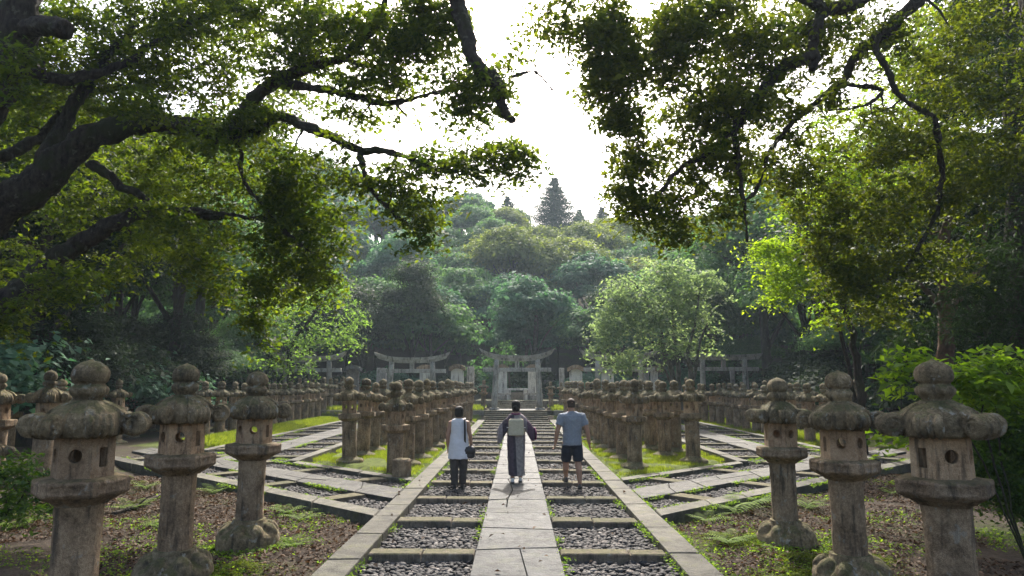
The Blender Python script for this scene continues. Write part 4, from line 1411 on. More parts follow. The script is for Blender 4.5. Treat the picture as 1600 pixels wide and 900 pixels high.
class Tree:
    """limbs drawn by hand, twigs grown from the limbs to every leaf spray"""
    def __init__(self, seed):
        self.rnd = random.Random(seed)
        self.rng = np.random.default_rng(seed)
        self.trunk, self.twig = MB(), MB()
        self.nodes, self.nrad = [], []

    def limb(self, pts, r0, r1, sides=10, n=5, wob=0.06, gnarl=0.13):
        c = bez(pts, n)
        m = len(c)
        rad = [(r0 + (r1 - r0) * (i / (m - 1)) ** 0.8) * (1 + self.rnd.uniform(-gnarl, gnarl)) for i in range(m)]
        c = [p + Vector((self.rnd.gauss(0, wob), self.rnd.gauss(0, wob), self.rnd.gauss(0, wob))) * (1 if 0 < i < m - 1 else 0) * min(1, rad[i] * 8 + 0.25) for i, p in enumerate(c)]
        self.trunk.tube(c, rad, sides)
        self.nodes += [tuple(p) for p in c]
        self.nrad += rad
        return c

    def grow(self, clusters, rbase=0.022, rtip=0.004, kink=0.16, sides=5):
        cl = np.asarray(clusters, dtype=float)
        nodes = np.array(self.nodes)
        d0 = np.min(np.linalg.norm(cl[:, None, :] - nodes[None, ::3, :], axis=2), axis=1) if len(nodes) * len(cl) < 4e7 else np.linalg.norm(cl - nodes.mean(0), axis=1)
        cap = np.zeros((len(nodes) + len(cl) * 3, 3)); cap[:len(nodes)] = nodes
        rad = np.zeros(len(cap)); rad[:len(nodes)] = self.nrad
        m = len(nodes)
        for i in np.argsort(d0):
            p = cl[i]
            v = cap[:m] - p
            dd = np.sum(v * v, 1)
            j = int(np.argmin(dd))
            a = cap[j]
            dist = math.sqrt(dd[j])
            r0 = min(rad[j] * 0.75, rbase * (0.5 + dist))
            r0 = max(r0, rtip)
            mids = []
            for t in (0.33, 0.68):
                q = a + (p - a) * t + self.rng.normal(0, kink * min(dist, 1.2) * 0.6, 3) + np.array([0, 0, 0.10 * dist * math.sin(t * PI)])
                mids.append(q)
            pts = [a, mids[0], mids[1], p]
            rr = [r0, r0 * 0.8, r0 * 0.6, max(rtip, r0 * 0.4)]
            self.twig.tube(pts, rr, sides, cap=False)
            for q, r in zip(pts[1:], rr[1:]):
                cap[m] = q; rad[m] = r; m += 1

    def finish(self, name, loc, bark, label, cat='tree', group=None, leaves=(), big=False):
        root = empty(name, loc)
        off = Vector(loc)
        for nm, mb in (('trunk', self.trunk), ('twigs', self.twig)):
            if not mb.v: continue
            me = mb.mesh(nm, bark, True)
            if nm == 'trunk' and big:
                me = evaluated(me, [('SUBSURF', dict(levels=2, render_levels=2)), ('DISPLACE', dict(texture=_cl, strength=0.09, mid_level=0.5, texture_coords='LOCAL')), ('DISPLACE', dict(texture=_cs, strength=0.022, mid_level=0.5, texture_coords='LOCAL'))])
            o = link(nm, me, root)
            o.location = -off
        for me in leaves:
            o = link('crown', me, root); o.location = -off
        tag(root, label, cat, group)
        return root


def blob_points(rng, blobs, per=1.0, ref=30.0, fpx=FPX, gap=0.0, gscale=0.9):
    """spray centres inside ellipsoids that sit at (px, py) in the photograph, at distance Y"""
    out = []
    for (px, py, rx, ry, Y, *rest) in blobs:
        dens = rest[0] if rest else 1.0
        c = P(px, py, Y)
        m = Y / FPX
        ax, az = rx * m, ry * m
        ay = 0.5 * (ax + az) * 0.9
        n = max(3, int(per * dens * rx * ry / (ref * ref) * (Y / 11.0) ** 0.0))
        k = 0
        while k < n:
            u = rng.normal(0, 1, 3)
            u = u / np.linalg.norm(u) * rng.random() ** 0.42
            p = np.array([c.x + u[0] * ax, c.y + u[1] * ay, c.z + u[2] * az])
            if gap > 0 and mnoise.noise(Vector(p) * gscale) < gap * 0.5 - 0.25 - 0.2:
                k += 0.34
                continue
            out.append(p)
            k += 1
    return np.array(out)


# ---- the great evergreen oak on the left
T1 = Tree(21)
base = Vector((-12.5, 11.0, -0.2))
T1.limb([base, (-12.0, 11.2, 1.8), P(-170, 420, 11.3), P(0, 325, 11.3)], 0.62, 0.38, 16, 6, 0.05)
T1.limb([P(-120, 400, 11.3), P(0, 325, 11.3), P(62, 285, 11.3), P(120, 228, 11.3), P(200, 192, 11.5), P(290, 196, 11.6), P(360, 208, 11.5), P(430, 180, 11.2)], 0.38, 0.11, 14, 6, 0.03)
T1.limb([P(430, 180, 11.2), P(500, 207, 11), P(560, 232, 10.8), P(620, 240, 10.6), P(680, 264, 10.4), P(725, 268, 10.3)], 0.10, 0.025, 9, 5, 0.03)
T1.limb([P(560, 232, 10.8), P(572, 280, 10.7), P(590, 310, 10.6), P(630, 345, 10.5)], 0.06, 0.02, 8, 5, 0.03)
T1.limb([P(360, 200, 11.5), P(420, 135, 11.3), P(470, 110, 11.1), P(530, 95, 10.9), P(580, 104, 10.7)], 0.16, 0.04, 10, 5, 0.03)
T1.limb([P(440, 132, 11.2), P(520, 142, 10.9), P(590, 160, 10.6), P(640, 155, 10.4), P(700, 140, 10.1), P(760, 128, 9.9)], 0.09, 0.02, 8, 5, 0.03)
T1.limb([P(530, 95, 10.9), P(570, 60, 10.6), P(600, 20, 10.3), P(600, -60, 10.2)], 0.07, 0.03, 8, 5, 0.03)
T1.limb([P(-60, 480, 11.0), P(30, 455, 11.4), P(95, 400, 11.8), P(150, 366, 12), P(235, 330, 12.3), P(300, 337, 12.3), P(352, 336, 12.2)], 0.27, 0.07, 12, 6, 0.04)
T1.limb([P(135, 252, 11.3), P(205, 300, 11.6), P(260, 325, 11.8), P(320, 332, 11.9), P(400, 340, 11.7), P(460, 350, 11.5)], 0.09, 0.03, 8, 5, 0.04)
T1.limb([P(300, 196, 11.6), P(370, 220, 11.4), P(380, 280, 11.3), P(425, 340, 11.2), P(480, 390, 11.1)], 0.06, 0.02, 8, 5, 0.04)
T1.limb([P(-120, 250, 10.5), P(-20, 160, 10.4), P(20, 70, 10.3), P(40, -40, 10.3), P(60, -200, 10.6)], 0.34, 0.26, 14, 6, 0.04)
T1.limb([P(20, 60, 10.3), P(60, 40, 10.1), P(108, 46, 10.0)], 0.16, 0.15, 12, 4, 0.01)
T1.limb([P(20, 100, 10.3), P(90, 120, 10.9), P(180, 108, 11.3), P(250, 60, 11.5), P(330, 20, 11.4)], 0.13, 0.03, 9, 5, 0.04)
T1.limb([P(60, 280, 11.3), P(110, 170, 11.6), P(160, 100, 11.9), P(210, 30, 12.0)], 0.17, 0.05, 10, 5, 0.04)
T1.limb([P(0, 250, 11.5), P(60, 215, 12.2), P(130, 150, 12.8), P(240, 130, 13), P(340, 90, 12.6)], 0.12, 0.03, 9, 5, 0.04)
T1.limb([P(60, -200, 10.6), P(300, -190, 10.2), P(560, -150, 9.8), P(690, -60, 9.6), P(718, 20, 9.5), P(738, 92, 9.45), P(776, 128, 9.4), P(786, 168, 9.4), P(800, 192, 9.4)], 0.2, 0.06, 11, 6, 0.02)
T1.limb([P(800, 120, 9.4), P(835, 112, 9.4), P(862, 140, 9.4), P(875, 152, 9.4)], 0.018, 0.004, 5, 4, 0.01)
blobsL = [
    (705, 165, 50, 22, 10, .8), (610, 175, 50, 20, 10.6, .5), (570, 130, 60, 26, 10.7, .7), (120, 40, 90, 50, 11, .8), (440, 10, 80, 40, 11, .8),
    (790, 55, 26, 56, 9.6, 1.3), (770, 15, 30, 26, 9.6, 1.2), (806, 110, 18, 34, 9.5, 1.2), (745, 165, 40, 26, 9.8, .8), (815, 240, 18, 30, 10.1, 1.2), (690, 20, 60, 40, 9.9, 1.0), (640, 60, 60, 40, 10.2, .8),
    (330, 235, 40, 26, 10.6, .8), (230, 170, 60, 30, 10.6, .8), (90, 440, 70, 40, 10.6, 1.0), (30, 110, 40, 60, 9.9, .6), (250, 350, 60, 36, 11, .9), (30, 500, 60, 36, 11, .9),
    (60, 60, 120, 110, 11.5, 1.0), (190, 90, 120, 100, 12.2, 1.05), (310, 70, 120, 80, 11.8, .8), (250, 10, 140, 60, 11.5, 1.0), (400, 30, 90, 60, 11.2, .8),
    (430, 110, 60, 50, 11.3, .8), (330, 170, 120, 60, 11.6, 1.1), (390, 190, 60, 50, 11.2, 1.2), (470, 60, 70, 60, 11, .8), (540, 30, 70, 50, 10.6, .9), (520, 110, 70, 40, 10.9, .55), (600, 60, 70, 55, 10.4, .9),
    (590, 130, 60, 30, 10.6, .5), (670, 40, 70, 60, 10.0, .9), (650, 110, 60, 35, 10.2, .6), (720, 130, 55, 55, 9.9, .8), (765, 90, 48, 60, 9.6, 1.0), (790, 150, 24, 40, 9.4, .8), (740, 40, 40, 60, 9.6, .6),
    (770, 230, 52, 36, 10.2, .85), (800, 255, 28, 36, 10.1, 1.0), (715, 262, 70, 34, 10.3, .9), (640, 228, 70, 40, 10.6, .8), (560, 190, 50, 30, 10.8, .4), (530, 222, 55, 30, 10.9, .6), (620, 280, 60, 34, 10.6, 1.0),
    (650, 330, 44, 44, 10.5, 1.1), (665, 370, 26, 20, 10.4, 1.0), (560, 290, 70, 45, 10.9, .8), (490, 265, 60, 45, 11.2, 1.1), (440, 270, 70, 60, 11.5, 1.1), (510, 350, 40, 60, 11.2, .9), (480, 330, 70, 55, 11.4, 1.0),
    (420, 360, 70, 60, 11.7, 1.0), (450, 420, 60, 50, 11.5, 1.1), (500, 430, 32, 46, 11.2, 1.0), (400, 450, 50, 50, 11.8, 1.1), (405, 505, 28, 40, 11.7, 1.0), (350, 420, 60, 60, 12.2, .9),
    (350, 300, 80, 60, 12.2, .9), (280, 250, 80, 60, 12.5, .8), (230, 290, 80, 60, 12.8, .8), (300, 380, 80, 50, 12.6, .9), (200, 380, 80, 60, 13.2, .8), (120, 330, 80, 60, 13.2, .8), (120, 180, 90, 60, 13, .9), (30, 200, 70, 80, 13, .9), (60, 420, 90, 60, 13.5, .7),
]
# extra crown added above and behind to shade the foreground and close gaps
overL = [(340, 30, 150, 60, 15.5, 1.0), (560, 50, 90, 50, 15.5, .6), (130, 60, 130, 80, 15, .9), (480, 110, 80, 60, 16.5, 1.0), (420, 200, 120, 90, 15.5, 1.1), (300, 250, 140, 100, 16, 1.1), (180, 220, 140, 110, 16, 1.1), (60, 260, 120, 110, 16, 1.1), 
    (300, -130, 320, 110, 11.5, .45), (640, -110, 160, 90, 10, .55), (-200, 100, 160, 260, 12, .4), (150, -60, 300, 60, 14, .5), (430, 20, 160, 80, 14.5, .5), (440, -80, 220, 80, 13.5, .5)]
ptsL = blob_points(T1.rng, blobsL, 10.6, 30, gap=0.66, gscale=1.1)
ptsO = blob_points(T1.rng, overL, 2.2, 30)
T1.grow(np.concatenate([ptsL, ptsO]), 0.030, 0.005)
cl = spray(ptsL, 46, 0.165, 0.035, 0.092, M['oak'], 'crown', T1.rng, 0.55, 0.5)
cl2 = spray(ptsO, 60, 0.26, 0.06, 0.13, M['oak'], 'crown', T1.rng, 0.55, 0.46)
T1.finish('evergreen_oak_tree', base, M['bark'], 'great evergreen oak whose heavy bent limbs and leaves hang over the left half', 'tree', None, (cl, cl2), True)

# ---- the bronze leaved evergreen on the right
T2 = Tree(22)
base = Vector((11.5, 12.0, -0.2))
T2.limb([base, (11.2, 12.0, 3), (10.2, 12, 6), P(1620, -60, 12), P(1560, -200, 12)], 0.6, 0.34, 14, 6, 0.05)
T2.limb([P(1620, -60, 12), P(1520, -70, 12), P(1440, -10, 12), P(1400, 38, 12), P(1345, 78, 12), P(1312, 132, 12), P(1245, 184, 11.8)], 0.19, 0.055, 11, 6, 0.03)
T2.limb([P(1312, 132, 12), P(1380, 140, 12.4), P(1350, 165, 12.3), P(1295, 172, 12.2)], 0.05, 0.02, 8, 5, 0.02)
T2.limb([P(1440, -10, 12), P(1372, 60, 11.7), P(1384, 105, 11.6), P(1411, 155, 11.6), P(1462, 182, 11.7)], 0.075, 0.04, 9, 5, 0.02)
T2.limb([P(1540, -140, 11.8), P(1420, -90, 11.2), P(1350, -5, 11), P(1290, 20, 11), P(1272, 60, 11), P(1268, 110, 11)], 0.18, 0.07, 10, 5, 0.03)
T2.limb([P(1280, 85, 11), P(1222, 105, 10.9), P(1180, 160, 10.8), P(1148, 200, 10.7), P(1155, 260, 10.7), P(1163, 320, 10.7), P(1168, 378, 10.7)], 0.12, 0.02, 9, 6, 0.02)
T2.limb([P(1180, 165, 10.8), P(1120, 232, 10.8), P(1072, 255, 10.7), P(1030, 300, 10.7), P(1000, 330, 10.7)], 0.07, 0.015, 8, 5, 0.03)
T2.limb([P(1290, 20, 11), P(1200, -30, 10.8), P(1120, 10, 10.6), P(1060, 70, 10.5), P(1010, 90, 10.4)], 0.11, 0.03, 9, 5, 0.03)
T2.limb([P(1200, -30, 10.8), P(1080, -40, 10.4), P(960, -30, 10), P(900, -5, 9.9), P(878, 30, 9.9)], 0.09, 0.015, 8, 5, 0.03)
T2.limb([P(1245, 184, 11.8), P(1200, 240, 11.6), P(1180, 300, 11.5), P(1130, 330, 11.5)], 0.05, 0.015, 8, 5, 0.03)
T2.limb([P(1462, 182, 11.7), P(1470, 300, 12.6), P(1440, 380, 12.8), P(1400, 430, 13), P(1330, 450, 13)], 0.06, 0.02, 8, 5, 0.03)
blobsR = [
    (925, 65, 30, 40, 10.0, 1.3), (940, 125, 32, 40, 10.2, 1.3), (965, 180, 32, 36, 10.3, 1.3), (970, 95, 50, 50, 10.2, 1.2), (990, 40, 60, 40, 10.2, 1.2), (975, 300, 22, 34, 10.6, 1.3), (1000, 375, 26, 18, 10.7, 1.2),
    (870, 22, 44, 34, 9.9, .7), (850, 40, 30, 20, 9.9, .6), (905, 50, 24, 16, 9.9, .5), (960, 40, 70, 50, 10.2, .9), (1040, 60, 70, 60, 10.4, 1.0), (950, 120, 34, 50, 10.3, .7), (1000, 140, 56, 60, 10.5, 1.0), (1100, 50, 80, 70, 10.7, 1.1), (1080, 150, 80, 70, 10.8, 1.1),
    (980, 200, 30, 30, 10.5, .8), (1010, 250, 48, 50, 10.6, 1.0), (985, 255, 25, 35, 10.6, .8), (1000, 330, 32, 40, 10.7, 1.1), (1040, 300, 50, 50, 10.8, .9), (1045, 365, 34, 28, 10.8, .9), (1100, 250, 80, 60, 10.9, 1.1), (1110, 330, 60, 40, 11.2, .9), (1150, 190, 70, 70, 11, 1.0),
    (1180, 80, 80, 80, 11.2, 1.0), (1250, 40, 90, 60, 11.4, 1.0), (1240, 140, 80, 60, 11.8, .8), (1190, 270, 60, 50, 11.6, .8), (1250, 260, 70, 60, 12, .9), (1330, 210, 80, 60, 12.3, .55), (1340, 60, 90, 70, 12.2, .6), (1440, 100, 90, 80, 12.6, .5), (1420, 220, 80, 60, 12.6, 1.0),
    (1310, 320, 80, 60, 12.6, 1.0), (1390, 320, 80, 60, 12.9, 1.1), (1470, 300, 90, 70, 13, 1.1), (1550, 200, 90, 120, 13, 1.0), (1540, 60, 90, 90, 12.6, .9), (1400, 400, 80, 45, 13, 1.0), (1490, 390, 60, 50, 13.3, .6), (1330, 470, 46, 42, 13, 1.5), (1320, 430, 50, 40, 13, 1.2), (1385, 480, 40, 40, 13.2, .9), (1300, 390, 50, 40, 12.8, 1.0),
]
overR = [(1380, 20, 120, 70, 16.5, 1.0), (1520, 60, 110, 90, 16.5, .9), (1240, 40, 90, 60, 17, .8), (1130, 60, 60, 50, 17, .7), (1200, 230, 100, 80, 16, 1.0), (1230, 20, 100, 60, 18, 1.0), (1450, 190, 90, 90, 16, .6),  # added sprays behind and overhead that keep sun off the right foreground
    (1100, -110, 200, 90, 11, .5), (1400, -120, 260, 100, 12, .45), (1750, 150, 140, 260, 12.5, .4), (1250, -60, 260, 60, 14, .5), (1200, 10, 160, 70, 14.5, .5), (1150, -90, 220, 80, 13.5, .5)]
ptsR = blob_points(T2.rng, blobsR, 12.0, 30, gap=0.56, gscale=1.1)
ptsO = blob_points(T2.rng, overR, 1.8, 30)
T2.grow(np.concatenate([ptsR, ptsO]), 0.030, 0.005)
cl = spray(ptsR, 46, 0.165, 0.035, 0.092, M['oakR'], 'crown', T2.rng, 0.55, 0.5)
cl2 = spray(ptsO, 60, 0.26, 0.06, 0.13, M['oakR'], 'crown', T2.rng, 0.55, 0.46)
T2.finish('evergreen_oak_tree', base, M['bark'], 'tall evergreen with bronze tinted leaves and bent dark limbs hanging over the right half', 'tree', None, (cl, cl2), True)


def small_tree(seed, name, base, trunks, blobs, mat, bark, label, per, leaf, n_leaf, sxy=0.3, sz=0.06, ref=30, gap=0.3, cat='tree', aspect=0.5, up=0.6, rb=0.03, gscale=0.6, group=None):
    t = Tree(seed)
    for pts, r0, r1 in trunks: t.limb([base] + pts if pts[0] is not None else pts[1:], r0, r1, 9, 5, 0.03)
    pts = blob_points(t.rng, blobs, per, ref, gap=gap, gscale=gscale)
    t.grow(pts, rb, 0.005, sides=4)
    return t.finish(name, base, bark, label, cat, group, (spray(pts, n_leaf, sxy, sz, leaf, mat, 'crown', t.rng, up, aspect),))


# pale tree in the clearing, several grey stems
b0 = P(1062, 625, 36); b0.z = 0.0
b1 = P(1085, 622, 36)
small_tree(31, 'pale_tree', b0, [([P(1052, 590, 36), P(1040, 560, 36), P(1032, 520, 36), P(1010, 470, 36), P(990, 440, 36)], .20, .04), ([P(1060, 580, 36), P(1055, 540, 36.3), P(1050, 490, 36.5), P(1050, 430, 36.5)], .17, .03),
                                  ([P(1078, 590, 36), P(1076, 555, 35.8), P(1085, 510, 35.7), P(1095, 450, 35.8)], .18, .03), ([P(1084, 592, 35.9), P(1092, 540, 35.6), P(1112, 490, 35.4)], .15, .03), ([P(1040, 580, 36), P(1000, 560, 35.5), P(960, 545, 35)], .09, .02)],
           [(1030, 440, 70, 36, 36, 1.0), (975, 470, 46, 36, 35.5, 1.2), (955, 515, 34, 34, 35, 1.2), (1000, 510, 50, 40, 35.5, 1.0), (1060, 480, 60, 44, 36, .9), (1100, 470, 36, 50, 36, .8), (980, 560, 48, 22, 34.6, 1.0), (1040, 535, 46, 30, 35.5, .7), (1100, 530, 30, 30, 36, .6), (940, 540, 18, 16, 34.6, 1.0), (1025, 420, 40, 18, 36, 1.0)],
           M['pale'], M['bark_grey'], 'pale leafy tree with several slim grey stems, sunlit in the clearing right of centre', 4.8, 0.19, 40, 0.36, 0.08, 14, 0.35)
# lime green maple on the right
b0 = P(1345, 640, 20); b0.z = 0.0
small_tree(32, 'lime_maple_tree', b0, [([P(1340, 560, 20), P(1320, 480, 20), P(1290, 420, 19.8), P(1240, 390, 19.5), P(1200, 385, 19.3)], .14, .03), ([P(1320, 540, 20), P(1285, 470, 19.8), P(1240, 450, 19.6)], .08, .02)],
           [(1210, 395, 40, 26, 19.4, 1.2), (1240, 380, 50, 30, 19.6, 1.0), (1250, 430, 56, 36, 19.6, 1.1), (1230, 465, 40, 28, 19.5, 1.2), (1275, 480, 46, 32, 19.7, 1.0), (1300, 400, 50, 40, 20, .8), (1250, 505, 24, 14, 19.6, 1.0), (1280, 330, 70, 50, 20.5, .9), (1350, 250, 80, 60, 21, .8), (1440, 60, 60, 60, 21, .8), (1390, 170, 60, 50, 21, 1.1), (1410, 90, 60, 60, 20.5, 1.1), (1330, 300, 60, 50, 20.5, 1.1), (1430, 240, 50, 50, 20.5, 1.0), (1300, 200, 50, 60, 20.5, .8), (1190, 380, 24, 18, 19.2, 1.2), (1215, 430, 30, 26, 19.3, 1.2)],
           M['lime'], M['bark'], 'bright lime green maple catching the sun behind the bronze leaved tree at right', 5.0, 0.11, 56, 0.26, 0.035, 20, 0.35)
# bright green trees on the left of the clearing
b0 = P(455, 640, 37); b0.z = 0.2
small_tree(33, 'green_maple_tree', b0, [([P(452, 590, 37), P(455, 540, 37), P(490, 490, 36.5), P(520, 450, 36)], .2, .04), ([P(455, 545, 37), P(430, 500, 37)], .1, .03)],
           [(530, 445, 34, 28, 36, 1.1), (540, 490, 34, 30, 36, 1.2), (505, 480, 40, 40, 36.4, 1.0), (550, 525, 24, 18, 36, 1.1), (500, 530, 40, 24, 36.2, .9), (460, 500, 46, 40, 37, .9), (450, 550, 34, 26, 36.2, 1.2), (475, 572, 20, 12, 36, 1.2), (430, 575, 24, 14, 36, .9)],
           M['fresh'], M['bark'], 'fresh green maple on the left of the clearing, leaning over the far left gate', 3.4, 0.17, 34, 0.40, 0.06, 14, 0.3)
b0 = P(797, 600, 48); b0.z = 0.4
small_tree(34, 'young_tree', b0, [([P(795, 570, 48), P(790, 550, 48)], .1, .03)], [(785, 548, 22, 12, 48, 1.2), (805, 556, 26, 12, 48, 1.2), (755, 566, 22, 14, 48, 1.1), (742, 578, 20, 14, 48.5, .9)],
           M['sapling'], M['bark'], 'low fresh green sapling just behind the lintel of the central gate', 4.0, 0.17, 30, 0.34, 0.08, 12, 0.3)
b0 = P(872, 560, 60); b0.z = 2.0
small_tree(35, 'young_tree', b0, [([P(872, 530, 60), P(874, 505, 60)], .14, .03)], [(874, 502, 36, 14, 60, 1.3), (860, 516, 30, 10, 59.5, 1.2), (895, 514, 26, 10, 60, 1.1)],
           M['sapling'], M['bark'], 'flat topped bluish green small tree on the foot of the hill right of centre', 4.0, 0.24, 30, 0.5, 0.08, 12, 0.2)
# dark drooping conifer at the right edge and trees under it
b0 = P(1610, 700, 15); b0.z = 0
small_tree(36, 'drooping_conifer_tree', b0, [([P(1600, 500, 15), P(1590, 300, 15), P(1585, 100, 15), P(1580, -100, 15)], .35, .15)],
           [(1570, 120, 70, 90, 14.5, .9), (1560, 280, 60, 90, 14.4, 1.0), (1540, 400, 60, 60, 14.4, 1.1), (1570, 480, 60, 60, 14.5, 1.1), (1500, 470, 50, 40, 14.6, .9), (1580, 560, 50, 40, 14.5, 1.0), (1450, 520, 70, 26, 15, 1.0), (1400, 545, 50, 16, 15, 1.0)],
           M['dark'], M['bark'], 'dark drooping conifer along the right edge behind the green shrub', 6.0, 0.16, 44, 0.24, 0.10, 24, 0.3, aspect=0.16, up=0.2)
b0 = P(1475, 640, 18); b0.z = 0
small_tree(37, 'reddish_tree', b0, [([P(1478, 560, 18), P(1476, 480, 18), P(1470, 410, 18), P(1490, 330, 18), P(1540, 250, 18)], .24, .1), ([None, P(1478, 500, 18), P(1505, 455, 18), P(1535, 405, 18), P(1540, 340, 18)], .11, .05), ([None, P(1474, 480, 18), P(1430, 440, 18), P(1412, 415, 18)], .09, .05)],
           [(1430, 330, 90, 60, 18, .7), (1520, 300, 80, 60, 18, .7), (1480, 250, 90, 60, 18.5, .7), (1400, 300, 60, 60, 18, .6)], M['oakR'], M['bark_red'], 'tree with bare reddish trunk and forked limbs in the shade at right', 4.0, 0.11, 40, 0.3, 0.06, 22, 0.3)


# ---- shared forest trees: rounded crowns of leafy domes
def crown_mesh(seed, rad, hgt, zc, nlobe, nleaf, leaf, mat, flat=0.62, shell=0.86, lobe=(0.34, 0.5)):
    rng = np.random.default_rng(seed)
    C, N, Tn = [], [], []
    lobes = []
    for i in range(nlobe):
        a = i * 2.39996 + rng.uniform(-0.4, 0.4)
        q = math.sqrt((i + 0.5) / nlobe)
        r = rad * q * 0.74
        z = zc + hgt * (0.45 * (1 - q * q) - 0.25 * q + rng.uniform(-0.13, 0.13))
        lobes.append((r * math.cos(a), r * math.sin(a), z, rad * rng.uniform(*lobe)))
    per = nleaf // nlobe
    for (x, y, z, r) in lobes:
        d = unit(rng.normal(0, 1, (per, 3)))
        d[:, 2] = np.where(d[:, 2] < -0.25, -d[:, 2], d[:, 2])
        q = shell + (1 - shell) * rng.normal(0, 1, per)
        # tufts on the dome
        lump = np.array([mnoise.noise(Vector((x + 5.1 * v[0], y + 5.1 * v[1], z + 5.1 * v[2]))) for v in d * (r / rad)]) if per < 4000 else np.zeros(per)
        q = q * (1 + 0.55 * lump)
        p = np.stack([x + d[:, 0] * r * q, y + d[:, 1] * r * q, z + d[:, 2] * r * q * flat], 1)
        C.append(p); N.append(unit(d * np.array([1, 1, 1.3])))
        Tn.append(np.clip(rng.normal(0.5, 0.22, per) + rng.normal(0, 0.1), 0, 1))
    C, N, Tn = np.concatenate(C), np.concatenate(N), np.concatenate(Tn)
    return leaf_mesh('crown', C, leaf, mat, N, 0.55, 0.3, 0.62, 0.1, Tn, 0.3, rng), lobes


def trunk_mesh(seed, h, r, lobes, zc, bark, forks=5, lean=0.0):
    rnd = random.Random(seed)
    mb = MB()
    top = Vector((rnd.uniform(-.4, .4) + lean, rnd.uniform(-.4, .4), zc))
    body = bez([Vector((0, 0, -1.5)), Vector((rnd.uniform(-.2, .2), rnd.uniform(-.2, .2), h * 0.35)), top], 4)
    mb.tube(body, [r * (1.25 - 0.7 * i / (len(body) - 1)) for i in range(len(body))], 8)
    for (x, y, z, q) in rnd.sample(lobes, min(forks, len(lobes))):
        s = body[rnd.randrange(len(body) // 2, len(body))]
        e = Vector((x, y, z))
        m = s.lerp(e, 0.5) + Vector((rnd.uniform(-.3, .3), rnd.uniform(-.3, .3), 0.3))
        c = bez([s, m, e], 3)
        mb.tube(c, [r * (0.5 - 0.4 * i / (len(c) - 1)) for i in range(len(c))], 6)
    return mb.mesh('trunk', bark, True)


def forest_kind(seed, rad, hgt, zc, nlobe, nleaf, leaf, mat, bark, r=0.25, **kw):
    cm, lobes = crown_mesh(seed, rad, hgt, zc, nlobe, nleaf, leaf, mat, **kw)
    return trunk_mesh(seed, zc, r, lobes, zc, bark), cm


def plant_tree(name, kind, loc, sc, rz, label, group, zs=1.0):
    tm, cm = kind
    root = empty(name, loc, rz)
    root.scale = (sc, sc, sc * zs)
    link('trunk', tm, root)
    link('crown', cm, root)
    tag(root, label, 'tree', group)
    return root


HK = [forest_kind(51, 4.6, 4.0, 7.2, 16, 15000, 0.33, M['hillA'], M['bark_grey'], 0.22),
      forest_kind(52, 5.0, 3.6, 7.0, 18, 15000, 0.33, M['hillB'], M['bark_grey'], 0.22, flat=0.55),
      forest_kind(53, 4.4, 4.6, 7.6, 15, 14000, 0.34, M['hillC'], M['bark_grey'], 0.22),
      forest_kind(54, 4.8, 4.2, 7.2, 21, 15000, 0.31, M['hillA'], M['bark_grey'], 0.22, lobe=(0.26, 0.42))]
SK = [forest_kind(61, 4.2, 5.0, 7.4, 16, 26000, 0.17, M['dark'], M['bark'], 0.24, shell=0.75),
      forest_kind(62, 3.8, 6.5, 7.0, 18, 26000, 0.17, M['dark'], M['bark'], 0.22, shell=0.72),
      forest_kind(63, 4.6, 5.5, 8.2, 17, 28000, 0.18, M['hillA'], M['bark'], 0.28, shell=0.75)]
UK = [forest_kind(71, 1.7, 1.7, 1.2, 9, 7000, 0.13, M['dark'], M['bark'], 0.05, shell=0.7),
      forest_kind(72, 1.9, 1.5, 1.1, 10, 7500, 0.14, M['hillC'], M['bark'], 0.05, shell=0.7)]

# the wooded hill
rh = random.Random(5)
hill = []
rowsY = [56, 60.5, 65.5, 71, 77, 83.5, 90.5, 98, 106, 114, 120, 125]
for ri, y in enumerate(rowsY):
    half = 0.62 * y + 4
    step = 6.2 + 0.16 * ri
    x = -half + rh.uniform(0, 3)
    while x < half:
        hill.append((ri, x + rh.uniform(-1.3, 1.3), y + rh.uniform(-1.8, 1.8)))
        x += step * rh.uniform(0.85, 1.15)
ROWN = ['lowest', 'second lowest', 'third', 'fourth', 'fifth', 'sixth', 'seventh', 'eighth', 'ninth', 'tenth', 'eleventh', 'topmost']
cnt = {}
for ri, x, y in hill:
    px = 808 + x / y * FPX
    k = cnt.get(ri, 0); cnt[ri] = k + 1
    if 30 < abs(px - 800) and ri in (9,) and abs(px - 800) > 420: pass
    if ri >= 7 and abs(px - 868) < 38: continue
    kind = HK[rh.choice((0, 1, 3) if px > 740 and ri > 3 else (0, 2, 3, 2))]
    if 780 < px < 960 and 4 <= ri <= 6: kind = HK[1]
    s = rh.uniform(0.78, 1.12) * (0.86 if ri < 2 else 0.66 if ri > 9 else 1.0)
    plant_tree('hill_tree', kind, (x, y, float(ground_z(x, y)) - 0.2), s, rh.uniform(0, 6.28), f'{ORD[k]} rounded tree from the left in the {ROWN[ri]} row on the hazy hillside', 'trees on the wooded hill', rh.uniform(0.9, 1.15))
# the lone cedar on the skyline and its two lesser neighbours


